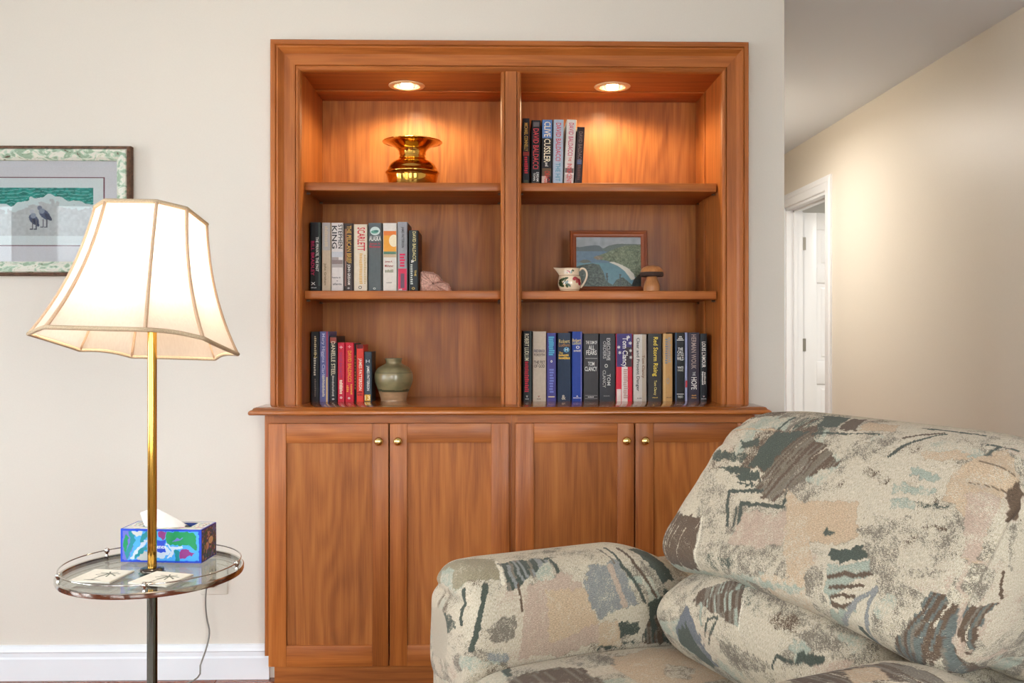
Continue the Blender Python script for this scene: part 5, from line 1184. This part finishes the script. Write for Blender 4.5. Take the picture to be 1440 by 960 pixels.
def back_def(P, t, s, v):
    # lower edge hangs lower towards the ends; gathered corners; welt seams near both ends
    x = np.abs(t)[:, None]; low = np.clip((.80-P[..., 2])/.2, 0, 1); fr = np.clip((P[..., 0]-.02)/.1, 0, 1)
    P[..., 2] -= .045*np.clip((x-.2)/.7, 0, 1)**1.5*low*fr
    P[..., 0] += .012*low*fr*np.exp(-(t[:, None]/.4)**2)
    seam = np.exp(-((x-.915)/.011)**2); P[..., 0] -= .010*seam*np.clip((P[..., 0]+.1)/.1, 0, 1)
    top = np.exp(-((P[..., 2]-.93)/.05)**2)*np.clip((x-.55)/.35, 0, 1)
    P[..., 2] += .005*top*np.sin(P[..., 0]*150); 
    P[..., 2] -= .020*np.clip((x-.45)/.5, 0, 1)**2*np.clip((P[..., 2]-.85)/.1, 0, 1)
    return P
loft('back_cushion', .4025, [(-.20, .60), (-.245, .68), (-.26, .82), (-.245, .93), (-.19, .985), (-.12, .996), (-.05, .975), (.005, .925), (.065, .84), (.122, .775), (.158, .735), (.157, .700), (.11, .668), (.0, .64), (-.10, .60)], 430, 420, 2.6, .09, 'w', center=.0675, deform=back_def, patches=back_p, seed=3, rnd=14)
lum_p = [streak(zb, [(170, 650), (360, 608), (312, 785), (250, 740), (150, 690)], BR, .9, AQ, .016), line(zb, [(365, 612), (330, 680), (312, 785)], 8, CRM),
    poly(zb, [(112, 730), (128, 692), (180, 800), (235, 905), (195, 895), (105, 815)], (110, 112, 116), .9), poly(zb, [(105, 820), (130, 760), (230, 905), (210, 905)], GRD, .9), line(zb, [(185, 690), (178, 768)], 8, AQ), line(zb, [(205, 742), (235, 742), (210, 830)], 7, GRD), line(zb, [(205, 742), (195, 800)], 6, GRD),
    poly(zb, [(360, 640), (420, 650), (640, 800), (600, 800), (480, 760), (360, 700)], GY, .5), poly(zb, [(400, 730), (520, 730), (500, 790), (440, 780)], BR, .5), poly(zb, [(330, 640), (420, 690), (400, 740), (330, 720)], GRD, .35),
    poly(zb, [(500, 790), (600, 780), (700, 850), (560, 850)], GY, .6), poly(zb, [(470, 840), (500, 800), (560, 850), (500, 860)], AQ, .7), poly(zb, [(505, 858), (598, 870), (590, 908), (497, 898)], GRD, 1.0), line(zb, [(435, 868), (425, 915)], 10, GRD), line(zb, [(435, 868), (490, 885)], 9, GRD),
    poly(zb, [(240, 820), (330, 850), (420, 900), (400, 930), (330, 910), (230, 850)], GY, .62), poly(zb, [(560, 900), (700, 880), (660, 930), (560, 930)], PK, .5), poly(zb, [(230, 870), (330, 940), (310, 955), (240, 900)], AQ, .5)]
def lum_def(P, t, s, v):
    x = np.abs(t)[:, None]; up = np.clip((P[..., 2]-.55)/.12, 0, 1)
    P[..., 2] -= .055*np.clip((x-.2)/.75, 0, 1)**1.6*up
    return P
loft('lumbar_cushion', .305, [(-.06, .42), (-.10, .56), (-.04, .665), (.06, .692), (.125, .690), (.182, .655), (.207, .59), (.185, .525), (.125, .47), (.04, .43)], 300, 260, 2.4, .07, 'w', center=.028, deform=lum_def, patches=lum_p, seed=7, rnd=6)
seat_p = [streak(za_, [(330, 612), (500, 572), (620, 570), (720, 640), (340, 640)], BR, .85, GRD, .02), poly(za_, [(740, 525), (900, 490), (1040, 490), (1240, 615), (1100, 640), (860, 640), (760, 570)], TAN_, .7), poly(za_, [(500, 525), (720, 505), (770, 560), (640, 575)], GY, .5), line(za_, [(335, 560), (325, 600)], 26, GRD), poly(za_, [(170, 600), (310, 590), (320, 640), (170, 640)], AQ, .35), poly(za_, [(690, 500), (830, 498), (800, 525), (720, 525)], BR, .35), poly(za_, [(980, 560), (1100, 580), (1060, 620), (960, 600)], BR, .4)]
loft('seat_cushion', .322, [(-.10, .40), (-.10, .455), (.10, .478), (.30, .492), (.50, .492), (.585, .480), (.625, .445), (.630, .39), (.60, .33), (.50, .31), (.10, .31)], 260, 260, 3.2, .06, 'w', center=.002, patches=seat_p, seed=11, rnd=16)
arm_p = [poly(za_, [(55, 175), (100, 140), (280, 138), (292, 215), (115, 268), (50, 245)], (150, 138, 112), .78), poly(za_, [(60, 180), (110, 175), (100, 260), (55, 240)], AQ, .6), line(za_, [(285, 140), (305, 230)], 16, CRM),
    streak(za_, [(295, 145), (505, 122), (385, 235), (330, 272)], GRD, .95, BLG, .03), line(za_, [(152, 256), (146, 330), (138, 392)], 16, GRD, 1.1), line(za_, [(236, 240), (215, 370), (175, 502)], 20, GRD, 1.1), line(za_, [(372, 236), (386, 345)], 9, BR), line(za_, [(500, 135), (530, 180), (552, 252)], 11, GRD),
    poly(za_, [(410, 240), (560, 180), (645, 250), (695, 470), (560, 520), (370, 540), (395, 350)], PK, .78), poly(za_, [(480, 250), (640, 250), (690, 400), (500, 470)], TAN_, .8), poly(za_, [(650, 160), (765, 138), (850, 312), (690, 382), (640, 260)], BLG, .78), line(za_, [(740, 160), (800, 320)], 22, PK, .8),
    line(za_, [(722, 86), (790, 160), (850, 240), (888, 306)], 11, GRD), line(za_, [(770, 86), (840, 150), (900, 230), (930, 285)], 11, BR), line(za_, [(690, 90), (760, 150)], 7, GY), poly(za_, [(820, 88), (885, 90), (1003, 215), (950, 224)], GRD, 1.0),
    poly(za_, [(898, 312), (1036, 268), (1032, 345), (893, 366)], GRD, 1.0), streak(za_, [(870, 372), (1032, 350), (1026, 466), (858, 482)], BR, .85, GRD, .02), clear(za_, [(760, 350), (890, 310), (895, 365), (870, 475), (780, 400)]), poly(za_, [(780, 400), (862, 380), (860, 440), (800, 425), (790, 460), (850, 470), (690, 502), (780, 450)], GRD, .75), poly(za_, [(690, 400), (780, 380), (790, 480), (690, 490)], TAN_, .62), poly(za_, [(240, 420), (300, 360), (362, 352), (350, 460), (245, 466)], GY, .72), poly(za_, [(250, 515), (340, 508), (325, 545), (250, 545)], BLG, .7), poly(za_, [(180, 520), (260, 560), (240, 590), (170, 595)], AQ, .5), poly(za_, [(530, 120), (720, 105), (660, 160), (560, 160)], GY, .3)]
def ac(sgn): return -.423 if sgn < 0 else .430
def arm_prof(sgn):
    # (w, z) ring of the soft pad; inner side bulges towards the seat
    q = [(-.115, .40), (-.112, .58), (-.105, .635), (-.07, .668), (0, .680), (.065, .668), (.10, .630), (.118, .57), (.115, .50), (.095, .44), (.03, .40)]
    return [(w_*(-sgn)+ac(sgn), z) for w_, z in q]
def arm_def(P, t, s, v):
    f = P[..., 0]; k = np.clip((.20-f)/.22, 0, 1)**1.6; P[..., 2] -= .10*k*np.clip((P[..., 2]-.45)/.2, 0, 1)       # falls away towards the back
    kf = np.clip((f-.50)/.12, 0, 1); P[..., 2] -= .012*kf**2*np.clip((P[..., 2]-.5)/.15, 0, 1)
    roll = np.exp(-((P[..., 2]-.612)/.012)**2)*np.clip((f-.56)/.05, 0, 1); P[..., 0] -= .012*roll                    # tuck under the rolled front
    return P
front_p = [poly(za_, [(70, 490), (155, 490), (155, 640), (70, 640)], BLG, .72), poly(za_, [(60, 300), (120, 330), (110, 480), (60, 480)], GY, .35)]
near_p = [streak(zb, [(470, 945), (640, 905), (800, 888), (960, 925), (1010, 965), (500, 965)], BR, .85, GY, .02), line(zb, [(380, 930), (560, 885), (800, 873), (1000, 915)], 12, CRM), poly(zb, [(640, 920), (760, 905), (820, 950), (700, 960)], TAN_, .7)]
for sgn, pp, sd_ in ((-1, arm_p, 21), (1, near_p, 31)):
    loft('arm_pad', .335, arm_prof(sgn), 330, 300, 2.8, .07, 'f', center=.285, deform=arm_def, patches=pp, seed=sd_, rnd=10)
    q = [(-.098, .05), (-.098, .56), (-.06, .60), (.06, .60), (.098, .56), (.098, .05), (.06, .045), (-.06, .045)]
    loft('arm_panel', .43, [(w_+ac(sgn), z) for w_, z in q], 220, 220, 4.0, .03, 'f', center=.178, patches=front_p if sgn < 0 else (), seed=sd_+4, rnd=24)
loft('back_shell', .40, [(-.14, .10), (-.33, .12), (-.36, .5), (-.345, .85), (-.29, .93), (-.22, .90), (-.17, .6)], 180, 200, 3.4, .05, 'w', center=.06, seed=41, rnd=30)
loft('front_panel', .316, [(.52, .06), (.52, .30), (.56, .325), (.612, .31), (.617, .20), (.612, .07), (.57, .055)], 140, 140, 4.0, .02, 'w', center=.002, seed=45, rnd=14)
base_m = pmat('chair_base', (46, 38, 32), .7, vary=.15)
box('base_frame', base_m, chair, -.26, .56, -.30, .30, .03, .31)
for fx in (-.2, .5):
    for wy in (-.36, .37): MB().lathe([(.0001, 0), (.022, 0), (.026, .01), (.026, .05), (.0001, .05)], (fx, wy, 0), 20, cap=False).build('foot', base_m, chair)
